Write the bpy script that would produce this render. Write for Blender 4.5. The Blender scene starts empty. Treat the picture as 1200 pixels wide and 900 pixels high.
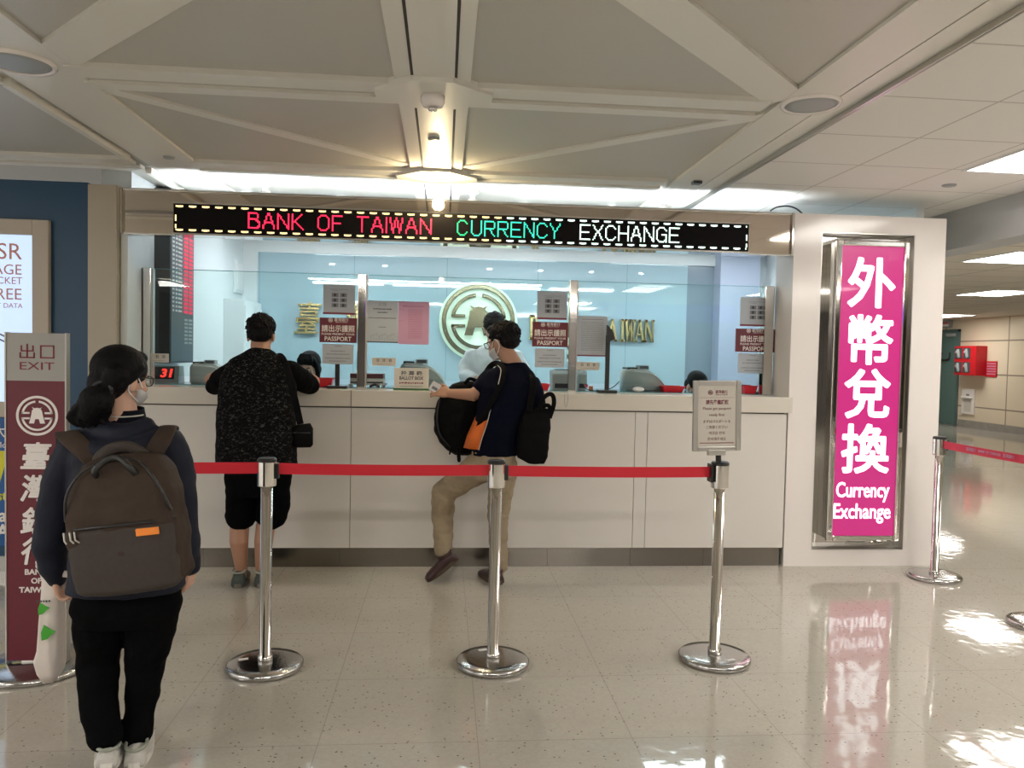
import bpy, bmesh, math, random
from mathutils import Vector, Matrix, Euler, noise
random.seed(7)
PI = math.pi
scene = bpy.context.scene
C = scene.collection
R_ = math.radians

# ------------------------------------------------------------------ camera
EYE = Vector((0, 0, 1.5)); YAW, PITCH, ROLL, FPX = 0.0878, 0.03703, 0.02099, 914.66
_f = Vector((math.sin(YAW)*math.cos(PITCH), math.cos(YAW)*math.cos(PITCH), -math.sin(PITCH)))
_r0 = Vector((math.cos(YAW), -math.sin(YAW), 0)); _d0 = _f.cross(_r0)
_r = _r0*math.cos(ROLL) - _d0*math.sin(ROLL); _d = _d0*math.cos(ROLL) + _r0*math.sin(ROLL)
cam = bpy.data.cameras.new('camera'); cam.sensor_width = 36; cam.lens = FPX/1200*36
cam.clip_end = 100; cam.clip_start = .05
co = bpy.data.objects.new('camera', cam); C.objects.link(co); scene.camera = co
M = Matrix((( _r.x, -_d.x, -_f.x, EYE.x), (_r.y, -_d.y, -_f.y, EYE.y), (_r.z, -_d.z, -_f.z, EYE.z), (0, 0, 0, 1)))
co.matrix_world = M

def at(px, py, y):
    """survey point: the world position that stands on the plane y = const"""
    v = _r*((px-600)/FPX) + _d*((py-450)/FPX) + _f
    return EYE + v*(y/v.y)

# ------------------------------------------------------------------ world, light, exposure
w = bpy.data.worlds.new('world'); scene.world = w; w.use_nodes = True
w.node_tree.nodes['Background'].inputs[0].default_value = (1, .96, .90, 1)
w.node_tree.nodes['Background'].inputs[1].default_value = .92
scene.view_settings.view_transform = 'Standard'; scene.view_settings.look = 'None'
scene.view_settings.exposure = 0; scene.view_settings.gamma = 1
scene.view_settings.use_curve_mapping = False
scene.cycles.use_denoising = True
scene.cycles.max_bounces = 8; scene.cycles.transparent_max_bounces = 12
scene.cycles.sample_clamp_indirect = 6
scene.cycles.caustics_reflective = False; scene.cycles.caustics_refractive = False
def area(name, loc, rot, sx, sy, power, col, spread=PI):
    l = bpy.data.lights.new(name, 'AREA'); l.shape = 'RECTANGLE'; l.size = sx; l.size_y = sy
    l.energy = power; l.color = col; l.spread = spread
    o = bpy.data.objects.new(name, l); o.location = loc; o.rotation_euler = rot; C.objects.link(o)
    return o
HALL_E, PANEL_E, BOOTH_E, BATTEN_E = 74.0, 16.0, 20.0, 80.0

# ------------------------------------------------------------------ tagging
def tag(o, label=None, cat=None, group=None, kind=None):
    if label: o['label'] = label
    if cat: o['category'] = cat
    if group: o['group'] = group
    if kind: o['kind'] = kind
    return o
def empty(name, loc=(0, 0, 0), label=None, cat=None, group=None, kind=None, rz=0):
    o = bpy.data.objects.new(name, None); C.objects.link(o); o.location = loc; o.rotation_euler = (0, 0, rz)
    o.empty_display_size = .05
    return tag(o, label, cat, group, kind)

# ------------------------------------------------------------------ materials
def mat(name, col, rough=.5, metal=0., emit=None, es=1., bump=0., bscale=40., spec=.5, coat=0., noise_col=None, nscale=6., namt=.5, alpha=None, trans=0.):
    m = bpy.data.materials.new(name); m.use_nodes = True; nt = m.node_tree; N = nt.nodes; L = nt.links
    b = N['Principled BSDF']; c4 = (*col, 1)
    b.inputs['Base Color'].default_value = c4; b.inputs['Roughness'].default_value = rough
    b.inputs['Metallic'].default_value = metal; b.inputs['Specular IOR Level'].default_value = spec
    b.inputs['Coat Weight'].default_value = coat
    if trans: b.inputs['Transmission Weight'].default_value = trans
    if emit:
        b.inputs['Emission Color'].default_value = (*emit, 1); b.inputs['Emission Strength'].default_value = es
    tc = N.new('ShaderNodeTexCoord')
    nz = N.new('ShaderNodeTexNoise'); nz.inputs['Scale'].default_value = nscale; nz.inputs['Detail'].default_value = 5
    L.new(tc.outputs['Object'], nz.inputs['Vector'])
    if noise_col:
        r = N.new('ShaderNodeValToRGB'); r.color_ramp.elements[0].position = .5-namt/2; r.color_ramp.elements[1].position = .5+namt/2
        r.color_ramp.elements[0].color = c4; r.color_ramp.elements[1].color = (*noise_col, 1)
        L.new(nz.outputs['Fac'], r.inputs['Fac']); L.new(r.outputs['Color'], b.inputs['Base Color'])
    if bump:
        n2 = N.new('ShaderNodeTexNoise'); n2.inputs['Scale'].default_value = bscale; n2.inputs['Detail'].default_value = 4
        L.new(tc.outputs['Object'], n2.inputs['Vector'])
        bp = N.new('ShaderNodeBump'); bp.inputs['Strength'].default_value = bump; bp.inputs['Distance'].default_value = .02
        L.new(n2.outputs['Fac'], bp.inputs['Height']); L.new(bp.outputs['Normal'], b.inputs['Normal'])
    return m

def glass_mat(name, tint=(.93, .98, .97), refl=.06, rough=.0):
    m = bpy.data.materials.new(name); m.use_nodes = True; nt = m.node_tree; N = nt.nodes; L = nt.links
    N.remove(N['Principled BSDF']); out = N['Material Output']
    t = N.new('ShaderNodeBsdfTransparent'); t.inputs[0].default_value = (*tint, 1)
    g = N.new('ShaderNodeBsdfGlossy'); g.inputs['Roughness'].default_value = rough
    fr = N.new('ShaderNodeFresnel'); fr.inputs['IOR'].default_value = 1.5
    mx = N.new('ShaderNodeMixShader'); L.new(math_node(nt, 'MULTIPLY', fr.outputs[0], .62), mx.inputs[0])
    L.new(t.outputs[0], mx.inputs[1]); L.new(g.outputs[0], mx.inputs[2]); L.new(mx.outputs[0], out.inputs['Surface'])
    return m

def math_node(nt, op, a, b=None, clamp=False):
    n = nt.nodes.new('ShaderNodeMath'); n.operation = op; n.use_clamp = clamp
    for i, v in enumerate((a, b)):
        if v is None: continue
        if isinstance(v, (int, float)): n.inputs[i].default_value = v
        else: nt.links.new(v, n.inputs[i])
    return n.outputs[0]

def grid_mask(nt, pos, axes, sp, off, wd):
    """1 on the joint lines of a rectangular grid"""
    sep = nt.nodes.new('ShaderNodeSeparateXYZ'); nt.links.new(pos, sep.inputs[0])
    res = None
    for a, s, o in zip(axes, sp, off):
        v = math_node(nt, 'SUBTRACT', sep.outputs['XYZ'.index(a)], o - wd/2 - 100*s)
        v = math_node(nt, 'MODULO', v, s)
        k = math_node(nt, 'LESS_THAN', v, wd)
        res = k if res is None else math_node(nt, 'MAXIMUM', res, k)
    return res

def grid_mat(name, col, line, axes, sp, off, wd, rough=.5, spec=.5, bump=0.):
    m = mat(name, col, rough, spec=spec); nt = m.node_tree; b = nt.nodes['Principled BSDF']
    g = nt.nodes.new('ShaderNodeNewGeometry')
    k = grid_mask(nt, g.outputs['Position'], axes, sp, off, wd)
    mx = nt.nodes.new('ShaderNodeMix'); mx.data_type = 'RGBA'
    mx.inputs['A'].default_value = (*col, 1); mx.inputs['B'].default_value = (*line, 1)
    nt.links.new(k, mx.inputs['Factor']); nt.links.new(mx.outputs['Result'], b.inputs['Base Color'])
    return m

def floor_material():
    m = mat('terrazzo_vinyl', (.4, .37, .31), .055, spec=.62); nt = m.node_tree; N = nt.nodes; L = nt.links
    b = N['Principled BSDF']; g = N.new('ShaderNodeNewGeometry'); pos = g.outputs['Position']
    k = grid_mask(nt, pos, 'XY', (.61, .6), (.157, 4.17), .004)
    # dark and light chips
    vo = N.new('ShaderNodeTexVoronoi'); vo.inputs['Scale'].default_value = 42; L.new(pos, vo.inputs['Vector'])
    sc = N.new('ShaderNodeSeparateColor'); L.new(vo.outputs['Color'], sc.inputs[0])
    near = math_node(nt, 'LESS_THAN', vo.outputs['Distance'], .17)
    some = math_node(nt, 'LESS_THAN', sc.outputs[0], .42)
    dark = math_node(nt, 'MULTIPLY', near, some)
    vo2 = N.new('ShaderNodeTexVoronoi'); vo2.inputs['Scale'].default_value = 90; L.new(pos, vo2.inputs['Vector'])
    sc2 = N.new('ShaderNodeSeparateColor'); L.new(vo2.outputs['Color'], sc2.inputs[0])
    n1 = N.new('ShaderNodeTexNoise'); n1.inputs['Scale'].default_value = 1.6; n1.inputs['Detail'].default_value = 4; L.new(pos, n1.inputs['Vector'])
    base = N.new('ShaderNodeMix'); base.data_type = 'RGBA'; base.inputs['A'].default_value = (.42, .392, .34, 1); base.inputs['B'].default_value = (.50, .47, .415, 1)
    f = math_node(nt, 'MULTIPLY', n1.outputs['Fac'], .6); f2 = math_node(nt, 'MULTIPLY', sc2.outputs[0], .4)
    L.new(math_node(nt, 'ADD', f, f2), base.inputs['Factor'])
    a = N.new('ShaderNodeMix'); a.data_type = 'RGBA'; L.new(math_node(nt, 'MULTIPLY', dark, .75), a.inputs['Factor'])
    L.new(base.outputs['Result'], a.inputs['A']); a.inputs['B'].default_value = (.07, .055, .04, 1)
    c = N.new('ShaderNodeMix'); c.data_type = 'RGBA'; L.new(math_node(nt, 'MULTIPLY', k, .3), c.inputs['Factor'])
    L.new(a.outputs['Result'], c.inputs['A']); c.inputs['B'].default_value = (.12, .1, .08, 1)
    L.new(c.outputs['Result'], b.inputs['Base Color'])
    n2 = N.new('ShaderNodeTexNoise'); n2.inputs['Scale'].default_value = 9; n2.inputs['Detail'].default_value = 2; L.new(pos, n2.inputs['Vector'])
    bp = N.new('ShaderNodeBump'); bp.inputs['Strength'].default_value = .05; bp.inputs['Distance'].default_value = .02
    L.new(n2.outputs['Fac'], bp.inputs['Height']); L.new(bp.outputs['Normal'], b.inputs['Normal'])
    return m

MT = dict(
    floor=floor_material(),
    ceil=mat('painted_metal_ceiling', (.50, .48, .43), .42, metal=.0, spec=.6),
    beam=mat('ceiling_rib_paint', (.72, .70, .64), .4, spec=.6),
    groove=mat('dark_groove', (.05, .045, .04), .8),
    tile=grid_mat('ceiling_tiles', (.80, .79, .75), (.55, .53, .49), 'XY', (.6, .6), (1.9, 3.4), .012, .8, .2),
    tile_far=grid_mat('ceiling_tiles_far', (.68, .63, .55), (.3, .28, .24), 'XY', (1.2, .6), (.3, .2), .02, .8, .2),
    blue=mat('dark_blue_wall', (.008, .05, .11), .45, noise_col=(.01, .06, .125), nscale=3),
    column=mat('beige_column', (.42, .37, .29), .35),
    counter=mat('warm_white_laminate', (.70, .67, .63), .26, spec=.45),
    ctop=mat('counter_top_laminate', (.68, .64, .57), .22),
    seam=mat('dark_seam', (.12, .11, .1), .7),  # flat dark colour of the counter joints and carcass
    kick=mat('kick_plate_steel', (.26, .24, .21), .22, metal=1, bump=.04, bscale=90),
    steel=mat('brushed_steel', (.55, .53, .5), .28, metal=1, bump=.06, bscale=160),
    chrome=mat('polished_steel', (.72, .70, .67), .07, metal=1),
    header=mat('mirror_fascia', (.62, .55, .48), .045, metal=1, bump=.012, bscale=3),
    mirror=mat('mirror', (.7, .69, .67), .02, metal=1),
    disc=mat('stanchion_base_steel', (.55, .54, .53), .16, metal=1, bump=.04, bscale=60),
    black=mat('black_plastic', (.015, .015, .016), .35),
    blackm=mat('matte_black', (.012, .012, .013), .8),
    tape=mat('red_belt_webbing', (.62, .008, .025), .55, bump=.15, bscale=300),
    tape2=mat('pink_red_belt_webbing', (.62, .03, .07), .55, bump=.15, bscale=300),
    white=mat('white_paint', (.80, .80, .80), .45),
    warmw=mat('glossy_white_panel', (.80, .75, .72), .14, spec=.5),
    booth=mat('booth_white_wall', (.74, .79, .80), .4),
    bglass_=mat('pale_blue_back_painted_glass', (.36, .56, .64), .03, spec=.8),
    greyb=mat('grey_blue_panel', (.22, .28, .33), .2),
    colblue=mat('pale_steel_blue_column', (.40, .45, .56), .25),
    maroon=mat('maroon_sign', (.125, .010, .022), .4),
    maroonp=mat('maroon_print', (.2, .02, .04), .5),
    paper=mat('paper_sheet', (.44, .48, .53), .35),
    paperw=mat('white_paper', (.8, .79, .77), .5),
    paper2=mat('beige_paper', (.60, .56, .50), .4),
    pink=mat('pink_paper', (.55, .31, .46), .45),
    ink=mat('dark_ink', (.06, .06, .07), .6), inkg=mat('grey_ink', (.22, .22, .24), .6),
    signw=mat('sign_lettering_white', (.78, .74, .72), .5),
    lgrey=mat('light_grey_plastic', (.50, .51, .50), .35), dgrey=mat('dark_grey_panel', (.06, .075, .085), .3),
    mgrey=mat('mid_grey_plastic', (.33, .35, .35), .4), exitg=mat('exit_sign_grey', (.34, .33, .31), .45),
    red=mat('red_plastic_tray', (.65, .015, .03), .35), redbox=mat('red_enamel', (.55, .012, .02), .3),
    gold=mat('polished_brass', (.80, .66, .32), .25, metal=1),
    goldm=mat('logo_bronze', (.23, .22, .15), .22, metal=1),
    halo=mat('backlit_disc', (.6, .75, .6), .5, emit=(.74, 1, .80), es=.42),
    glass=glass_mat('clear_glass'), gedge=mat('glass_edge', (.12, .3, .32), .1),
    frame=mat('beige_frame', (.44, .38, .31), .4), alu=mat('aluminium_frame', (.52, .50, .46), .3, metal=.6),
    ledblk=mat('led_board_black', (.006, .005, .005), .35, spec=.08),
    lred=mat('red_led', (.3, 0, .02), .5, emit=(1, .02, .07), es=2.6),
    lredd=mat('dim_red_led', (.3, 0, .02), .5, emit=(.8, .03, .08), es=.75),
    lgreen=mat('green_led', (0, .3, .2), .5, emit=(.03, .95, .25), es=1.1),
    lcyan=mat('cyan_led', (0, .3, .2), .5, emit=(.06, .95, .62), es=1.3),
    lwhite=mat('white_led', (.3, .3, .3), .5, emit=(.75, 1, .88), es=2.2),
    lyel=mat('amber_led', (.3, .3, .1), .5, emit=(1, .72, .35), es=2.0),
    lamp=mat('ceiling_panel_diffuser', (.9, .9, .9), .5, emit=(1, .96, .89), es=PANEL_E),
    blamp=mat('booth_light_diffuser', (.9, .9, .9), .5, emit=(.88, .96, 1), es=BOOTH_E),
    batten=mat('fluorescent_tube', (.9, .9, .9), .5, emit=(.88, .95, 1), es=BATTEN_E),
    warm=mat('warm_lamp', (1, .9, .7), .5, emit=(1, .83, .52), es=160),
    dl=mat('downlight_lens', (1, 1, 1), .5, emit=(.9, .97, 1), es=60),
    pinkl=mat('pink_lightbox_face', (.25, .01, .09), .25, emit=(.50, .025, .18), es=.85, coat=.3),
    whitel=mat('white_lightbox_letter', (.9, .85, .9), .3, emit=(1, .93, 1), es=1.5),
    screen=mat('lit_screen', (.4, .5, .6), .3, emit=(.55, .72, 1), es=.85),
    scrtext=mat('screen_text_brown', (.2, .1, .08), .5, emit=(.42, .16, .12), es=.55),
    posterblue=mat('poster_blue', (.01, .09, .30), .4), postery=mat('poster_yellow', (.65, .6, .03), .4),
    teal=mat('teal_door', (.10, .19, .18), .4), doorframe=mat('door_frame_teal', (.10, .15, .15), .4),
    beigew=grid_mat('beige_wall_panels', (.72, .62, .47), (.25, .2, .15), 'YZ', (2.2, .78), (16.37, 1.28), .03, .35),
    basegrey=mat('grey_skirting', (.27, .25, .22), .4, noise_col=(.34, .32, .29)),
    bulk=mat('grey_bulkhead', (.42, .43, .44), .5),
    skin=mat('skin', (.46, .25, .165), .5), skin2=mat('skin_fair', (.58, .36, .27), .6, spec=.25),
    hair=mat('black_hair', (.005, .0045, .005), .6, spec=.12, bump=.3, bscale=70),
    mask=mat('face_mask', (.82, .83, .84), .8, spec=.2), lens=mat('glasses_frame', (.02, .02, .02), .2),
    navy=mat('navy_jacket', (.011, .013, .023), .6, spec=.15, noise_col=(.016, .019, .032), nscale=5, bump=.5, bscale=7),
    navypolo=mat('navy_polo', (.003, .004, .012), .85, spec=.08, bump=.4, bscale=9),
    orange=mat('orange_cloth', (.75, .16, .02), .7, bump=.3, bscale=12),
    piping=mat('pale_piping', (.6, .58, .52), .6),
    bpants=mat('black_trousers', (.0025, .0025, .003), .9, spec=.06, bump=.5, bscale=9),
    bshirt=mat('black_tshirt', (.0025, .0025, .003), .9, spec=.06, bump=.4, bscale=9),
    khaki=mat('khaki_trousers', (.37, .30, .21), .85, spec=.15, noise_col=(.32, .255, .175), nscale=9, bump=.9, bscale=10),
    brownbag=mat('brown_nylon', (.052, .036, .027), .7, spec=.15, noise_col=(.040, .028, .022), nscale=10, bump=.5, bscale=9),
    brownlow=mat('dark_brown_nylon', (.032, .023, .019), .75, noise_col=(.040, .029, .024), nscale=60, bump=.3, bscale=12),
    orangetag=mat('orange_label', (.85, .25, .03), .5),
    bagblk=mat('black_nylon', (.003, .003, .0035), .7, spec=.10, bump=.7, bscale=9),
    shirtw=mat('white_shirt', (.80, .82, .84), .7, bump=.6, bscale=8),
    shoew=mat('white_mesh_shoe', (.52, .51, .48), .7, bump=.3, bscale=60), sole=mat('white_sole', (.68, .66, .62), .6),
    shoeg=mat('grey_green_suede', (.06, .075, .065), .8), shoel=mat('pale_shoe_collar', (.30, .32, .27), .7),
    soleg=mat('grey_sole', (.16, .15, .13), .8),
    shoeb=mat('burgundy_leather', (.035, .010, .010), .3), soleb=mat('brown_sole', (.09, .06, .04), .7),
    paperbag=mat('white_paper_bag', (.66, .60, .56), .6, bump=.6, bscale=7), leaf=mat('green_print', (.05, .35, .03), .6),
    purple=mat('hall_sign_face', (.03, .01, .25), .4, emit=(.09, .03, .62), es=1.0),
)
def vest_material():
    m = mat('black_patterned_shirt', (.005, .005, .005), .85, spec=.08, bump=.4, bscale=30); nt = m.node_tree; N = nt.nodes; L = nt.links
    tc = N.new('ShaderNodeTexCoord'); n = N.new('ShaderNodeTexNoise'); n.inputs['Scale'].default_value = 52; n.inputs['Detail'].default_value = 3; n.inputs['Distortion'].default_value = 1.2
    mp = N.new('ShaderNodeMapping'); mp.inputs['Scale'].default_value = (1, 1, 1.6); L.new(tc.outputs['Object'], mp.inputs[0]); L.new(mp.outputs[0], n.inputs['Vector'])
    r = N.new('ShaderNodeValToRGB'); r.color_ramp.elements[0].position = .55; r.color_ramp.elements[1].position = .66
    r.color_ramp.elements[0].color = (.004, .004, .0045, 1); r.color_ramp.elements[1].color = (.05, .049, .047, 1)
    L.new(n.outputs['Fac'], r.inputs['Fac']); L.new(r.outputs['Color'], N['Principled BSDF'].inputs['Base Color'])
    return m
MT['vest'] = vest_material()

# ------------------------------------------------------------------ mesh helpers
def bx(bm, x0, x1, y0, y1, z0, z1, bev=0.):
    r = bmesh.ops.create_cube(bm, size=1)
    bmesh.ops.scale(bm, vec=(abs(x1-x0), abs(y1-y0), abs(z1-z0)), verts=r['verts'])
    bmesh.ops.translate(bm, vec=((x0+x1)/2, (y0+y1)/2, (z0+z1)/2), verts=r['verts'])
    if bev:
        es = set(e for v in r['verts'] for e in v.link_edges)
        bmesh.ops.bevel(bm, geom=list(es), offset=bev, segments=2, affect='EDGES', profile=.6)
    return bm
def prism(bm, pts, h0, h1, axis='z'):
    """extrude a polygon; pts are 2D, axis is the direction of extrusion"""
    def P(a, b, h): return {'z': (a, b, h), 'y': (a, h, b), 'x': (h, a, b)}[axis]
    lo = [bm.verts.new(P(a, b, h0)) for a, b in pts]; hi = [bm.verts.new(P(a, b, h1)) for a, b in pts]
    bm.faces.new(lo); bm.faces.new(hi[::-1]); n = len(pts)
    for i in range(n): bm.faces.new((lo[i], lo[(i+1) % n], hi[(i+1) % n], hi[i]))
def lathe(bm, prof, c=(0, 0, 0), n=40):
    """prof: (r, z) pairs"""
    rings = []
    for r, z in prof:
        if r < 1e-6: rings.append([bm.verts.new((c[0], c[1], c[2]+z))])
        else: rings.append([bm.verts.new((c[0]+r*math.cos(2*PI*i/n), c[1]+r*math.sin(2*PI*i/n), c[2]+z)) for i in range(n)])
    for a, b in zip(rings, rings[1:]):
        for i in range(n):
            j = (i+1) % n
            if len(a) == 1 and len(b) == 1: continue
            if len(a) == 1: bm.faces.new((a[0], b[i], b[j]))
            elif len(b) == 1: bm.faces.new((a[i], a[j], b[0]))
            else: bm.faces.new((a[i], a[j], b[j], b[i]))
def rings_to_mesh(bm, rings, closed_ends=True):
    vs = [[bm.verts.new(p) for p in r] for r in rings]; n = len(vs[0])
    for a, b in zip(vs, vs[1:]):
        for i in range(n): bm.faces.new((a[i], a[(i+1) % n], b[(i+1) % n], b[i]))
    if closed_ends: bm.faces.new(vs[0][::-1]); bm.faces.new(vs[-1])
def tube(bm, pts, rad, n=12, flat=1., up=None, caps=True):
    """tapering limb through pts; rad a number or list; flat squashes the section along the side of 'up'"""
    pts = [Vector(p) for p in pts]; k = len(pts)
    rad = [rad]*k if isinstance(rad, (int, float)) else list(rad)
    tans = []
    for i in range(k):
        a = pts[max(i-1, 0)]; b = pts[min(i+1, k-1)]; tans.append((b-a).normalized())
    ref = Vector(up) if up else (Vector((0, 0, 1)) if abs(tans[0].z) < .9 else Vector((0, 1, 0)))
    seq = []
    if caps:
        for o, s in ((-.85, .5), (-.5, .87)): seq.append((pts[0]+tans[0]*rad[0]*o*.9, rad[0]*s, tans[0]))
    for p, r, t in zip(pts, rad, tans): seq.append((p, r, t))
    if caps:
        for o, s in ((.5, .87), (.85, .5)): seq.append((pts[-1]+tans[-1]*rad[-1]*o*.9, rad[-1]*s, tans[-1]))
    rings = []; u = None
    for p, r, t in seq:
        if u is None or up: u = (ref - t*ref.dot(t))
        else: u = (u - t*u.dot(t))
        if u.length < 1e-5: u = t.orthogonal()
        u.normalize(); v = t.cross(u)
        rings.append([p + u*math.cos(2*PI*i/n)*r*flat + v*math.sin(2*PI*i/n)*r for i in range(n)])
    rings_to_mesh(bm, rings)
def smooth_path(pts, m=5):
    pts = [Vector(p) for p in pts]; out = []
    for i in range(len(pts)-1):
        p0 = pts[max(i-1, 0)]; p1 = pts[i]; p2 = pts[i+1]; p3 = pts[min(i+2, len(pts)-1)]
        for j in range(m):
            t = j/m
            out.append(.5*((2*p1)+(p2-p0)*t+(2*p0-5*p1+4*p2-p3)*t*t+(3*p1-p0-3*p2+p3)*t**3))
    out.append(pts[-1]); return out
def torso(bm, rings, xdir, n=28, e=2.4):
    """rings: (centre, half width, half depth) stacked along a spine"""
    xdir = Vector(xdir).normalized(); out = []; k = len(rings)
    for i, (c, a, b) in enumerate(rings):
        t = (Vector(rings[min(i+1, k-1)][0])-Vector(rings[max(i-1, 0)][0])).normalized()
        x = (xdir - t*xdir.dot(t)).normalized(); y = t.cross(x)
        ring = []
        for j in range(n):
            th = 2*PI*j/n; cs, sn = math.cos(th), math.sin(th)
            ring.append(Vector(c) + x*(math.copysign(abs(cs)**(2/e), cs)*a) + y*(math.copysign(abs(sn)**(2/e), sn)*b))
        out.append(ring)
    rings_to_mesh(bm, out)
def ball(bm, c, r, M=None, seg=20):
    q = bmesh.ops.create_uvsphere(bm, u_segments=seg, v_segments=seg//2+2, radius=1)
    r = (r, r, r) if isinstance(r, (int, float)) else r
    bmesh.ops.scale(bm, vec=r, verts=q['verts']); bmesh.ops.translate(bm, vec=c, verts=q['verts'])
    if M is not None: bmesh.ops.transform(bm, matrix=M, verts=q['verts'])
    return q['verts']
def new_obj(name, me, m, parent):
    o = bpy.data.objects.new(name, me); C.objects.link(o)
    if m is not None and not me.materials: me.materials.append(m)
    if parent is not None: o.parent = parent
    return o
def obj(name, bm, m, parent=None, smooth=False, world=False):
    """world=True: the mesh is in world coordinates while the parent sits elsewhere"""
    bmesh.ops.recalc_face_normals(bm, faces=bm.faces)
    me = bpy.data.meshes.new(name); bm.to_mesh(me); bm.free()
    if smooth: me.polygons.foreach_set('use_smooth', [True]*len(me.polygons))
    o = new_obj(name, me, m, parent)
    if world and parent is not None: me.transform(Matrix.LocRotScale(parent.location, parent.rotation_euler, None).inverted())
    return o
def box(name, x0, x1, y0, y1, z0, z1, m, parent=None, bev=0.):
    return obj(name, bx(bmesh.new(), x0, x1, y0, y1, z0, z1, bev), m, parent)
def fused(name, bm, m, parent=None, voxel=.007, it=4, wrinkle=0., wsize=.09, world=True, seed=0):
    """weld overlapping volumes into one continuous surface"""
    bmesh.ops.recalc_face_normals(bm, faces=bm.faces)
    me = bpy.data.meshes.new(name+'_src'); bm.to_mesh(me); bm.free()
    o = bpy.data.objects.new(name+'_src', me); C.objects.link(o)
    r = o.modifiers.new('r', 'REMESH'); r.mode = 'VOXEL'; r.voxel_size = voxel; r.use_smooth_shade = True
    s = o.modifiers.new('s', 'SMOOTH'); s.factor = .5; s.iterations = it
    bpy.context.view_layer.update()
    dg = bpy.context.evaluated_depsgraph_get()
    me2 = bpy.data.meshes.new_from_object(o.evaluated_get(dg)); me2.name = name
    bpy.data.objects.remove(o); bpy.data.meshes.remove(me)
    if wrinkle:
        off = Vector((seed*7.3, seed*3.1, 0))
        for v, n in [(v, v.normal.copy()) for v in me2.vertices]:
            p = v.co/wsize
            q = noise.noise(Vector((p.x, p.y, p.z*1.5))+off) + .5*noise.noise(Vector((p.x*2, p.y*2, p.z*2.6))+off)
            v.co += n*(q*wrinkle)
    me2.polygons.foreach_set('use_smooth', [True]*len(me2.polygons))
    o = new_obj(name, me2, m, parent)
    if world and parent is not None: me2.transform(Matrix.LocRotScale(parent.location, parent.rotation_euler, None).inverted())
    return o
def text_bm(bm, s, x, z, size, y, align='CENTER', bold=0., sx=1., depth=.0015, shear=0., facing='y', spacing=1., width=None, line=1., heavy=0., bevel=0.):
    """lettering standing in the plane y = const facing -y (or in x = const facing +x), added to bm"""
    cu = bpy.data.curves.new('t', 'FONT'); cu.body = s; cu.size = size; cu.align_x = align; cu.align_y = 'CENTER'
    cu.extrude = depth/2; cu.bevel_depth = bevel; cu.bevel_resolution = 1; cu.offset = bold; cu.shear = shear; cu.space_character = spacing; cu.space_line = line; cu.resolution_u = 3
    o = bpy.data.objects.new('t', cu); C.objects.link(o)
    bpy.context.view_layer.update(); dg = bpy.context.evaluated_depsgraph_get()
    me = bpy.data.meshes.new_from_object(o.evaluated_get(dg)); bpy.data.objects.remove(o); bpy.data.curves.remove(cu)
    if me.vertices:
        xs = [v.co.x for v in me.vertices]
        if width: sx = width/max(1e-6, max(xs)-min(xs))
        if width and align == 'CENTER':
            mid = (max(xs)+min(xs))/2
            for v in me.vertices: v.co.x -= mid
        zs = [v.co.y for v in me.vertices]; zm = (max(zs)+min(zs))/2
        for v in me.vertices: v.co.y -= zm
    if facing == 'y': Mx = Matrix(((sx, 0, 0, x), (0, 0, -1, y), (0, 1, 0, z), (0, 0, 0, 1)))
    elif facing == 'x': Mx = Matrix(((0, 0, 1, y), (sx, 0, 0, x), (0, 1, 0, z), (0, 0, 0, 1)))
    else: Mx = Matrix(((0, 0, -1, y), (-sx, 0, 0, x), (0, 1, 0, z), (0, 0, 0, 1)))   # facing -x
    me.transform(Mx)
    for k in range(12 if heavy else 1):
        off = (math.cos(k*PI/6)*heavy, math.sin(k*PI/6)*heavy) if heavy else (0, 0)
        m2 = me.copy(); m2.transform(Matrix.Translation((off[0], -k*.0002, off[1]) if facing == 'y' else (k*.0002, off[0], off[1]))); bm.from_mesh(m2); bpy.data.meshes.remove(m2)
    bpy.data.meshes.remove(me)
def lettering(name, items, y, m, parent, facing='y', **k):
    bm = bmesh.new()
    for it in items:
        s, x, z, size = it[:4]; kk = dict(k); kk.update(it[4] if len(it) > 4 else {})
        text_bm(bm, s, x, z, size, y, facing=facing, **kk)
    me = bpy.data.meshes.new(name); bm.to_mesh(me); bm.free()
    return new_obj(name, me, m, parent)
def marks(name, rows, y, m, parent, seed=1, h=.004):
    """rows of tiny unreadable print: (x0, x1, z) each"""
    rn = random.Random(seed); bm = bmesh.new()
    for r in rows:
        x0, x1, z = r[:3]; hh = r[3] if len(r) > 3 else h; x = x0
        while x < x1:
            w_ = rn.uniform(.6, 1.6)*hh; w_ = min(w_, x1-x)
            bx(bm, x, x+w_, y-.0008, y, z-hh*rn.uniform(.3, .5), z+hh*rn.uniform(.3, .5)); x += w_+hh*.45
    return obj(name, bm, m, parent)
def annulus(bm, cx, cz, r0, r1, y0, y1, a0=0, a1=360, n=64):
    k = max(3, int(n*abs(a1-a0)/360)); full = abs(a1-a0) >= 360
    A = [R_(a0+(a1-a0)*i/k) for i in range(k if full else k+1)]
    V = [[bm.verts.new((cx+r*math.cos(a), y, cz+r*math.sin(a))) for a in A] for r, y in ((r0, y0), (r1, y0), (r1, y1), (r0, y1))]
    m_ = len(A)
    for i in range(m_ if full else m_-1):
        j = (i+1) % m_
        for q in range(4):
            a, b = V[q], V[(q+1) % 4]; bm.faces.new((a[i], a[j], b[j], b[i]))
    if not full:
        bm.faces.new([V[q][0] for q in range(4)]); bm.faces.new([V[q][-1] for q in range(4)][::-1])
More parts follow.
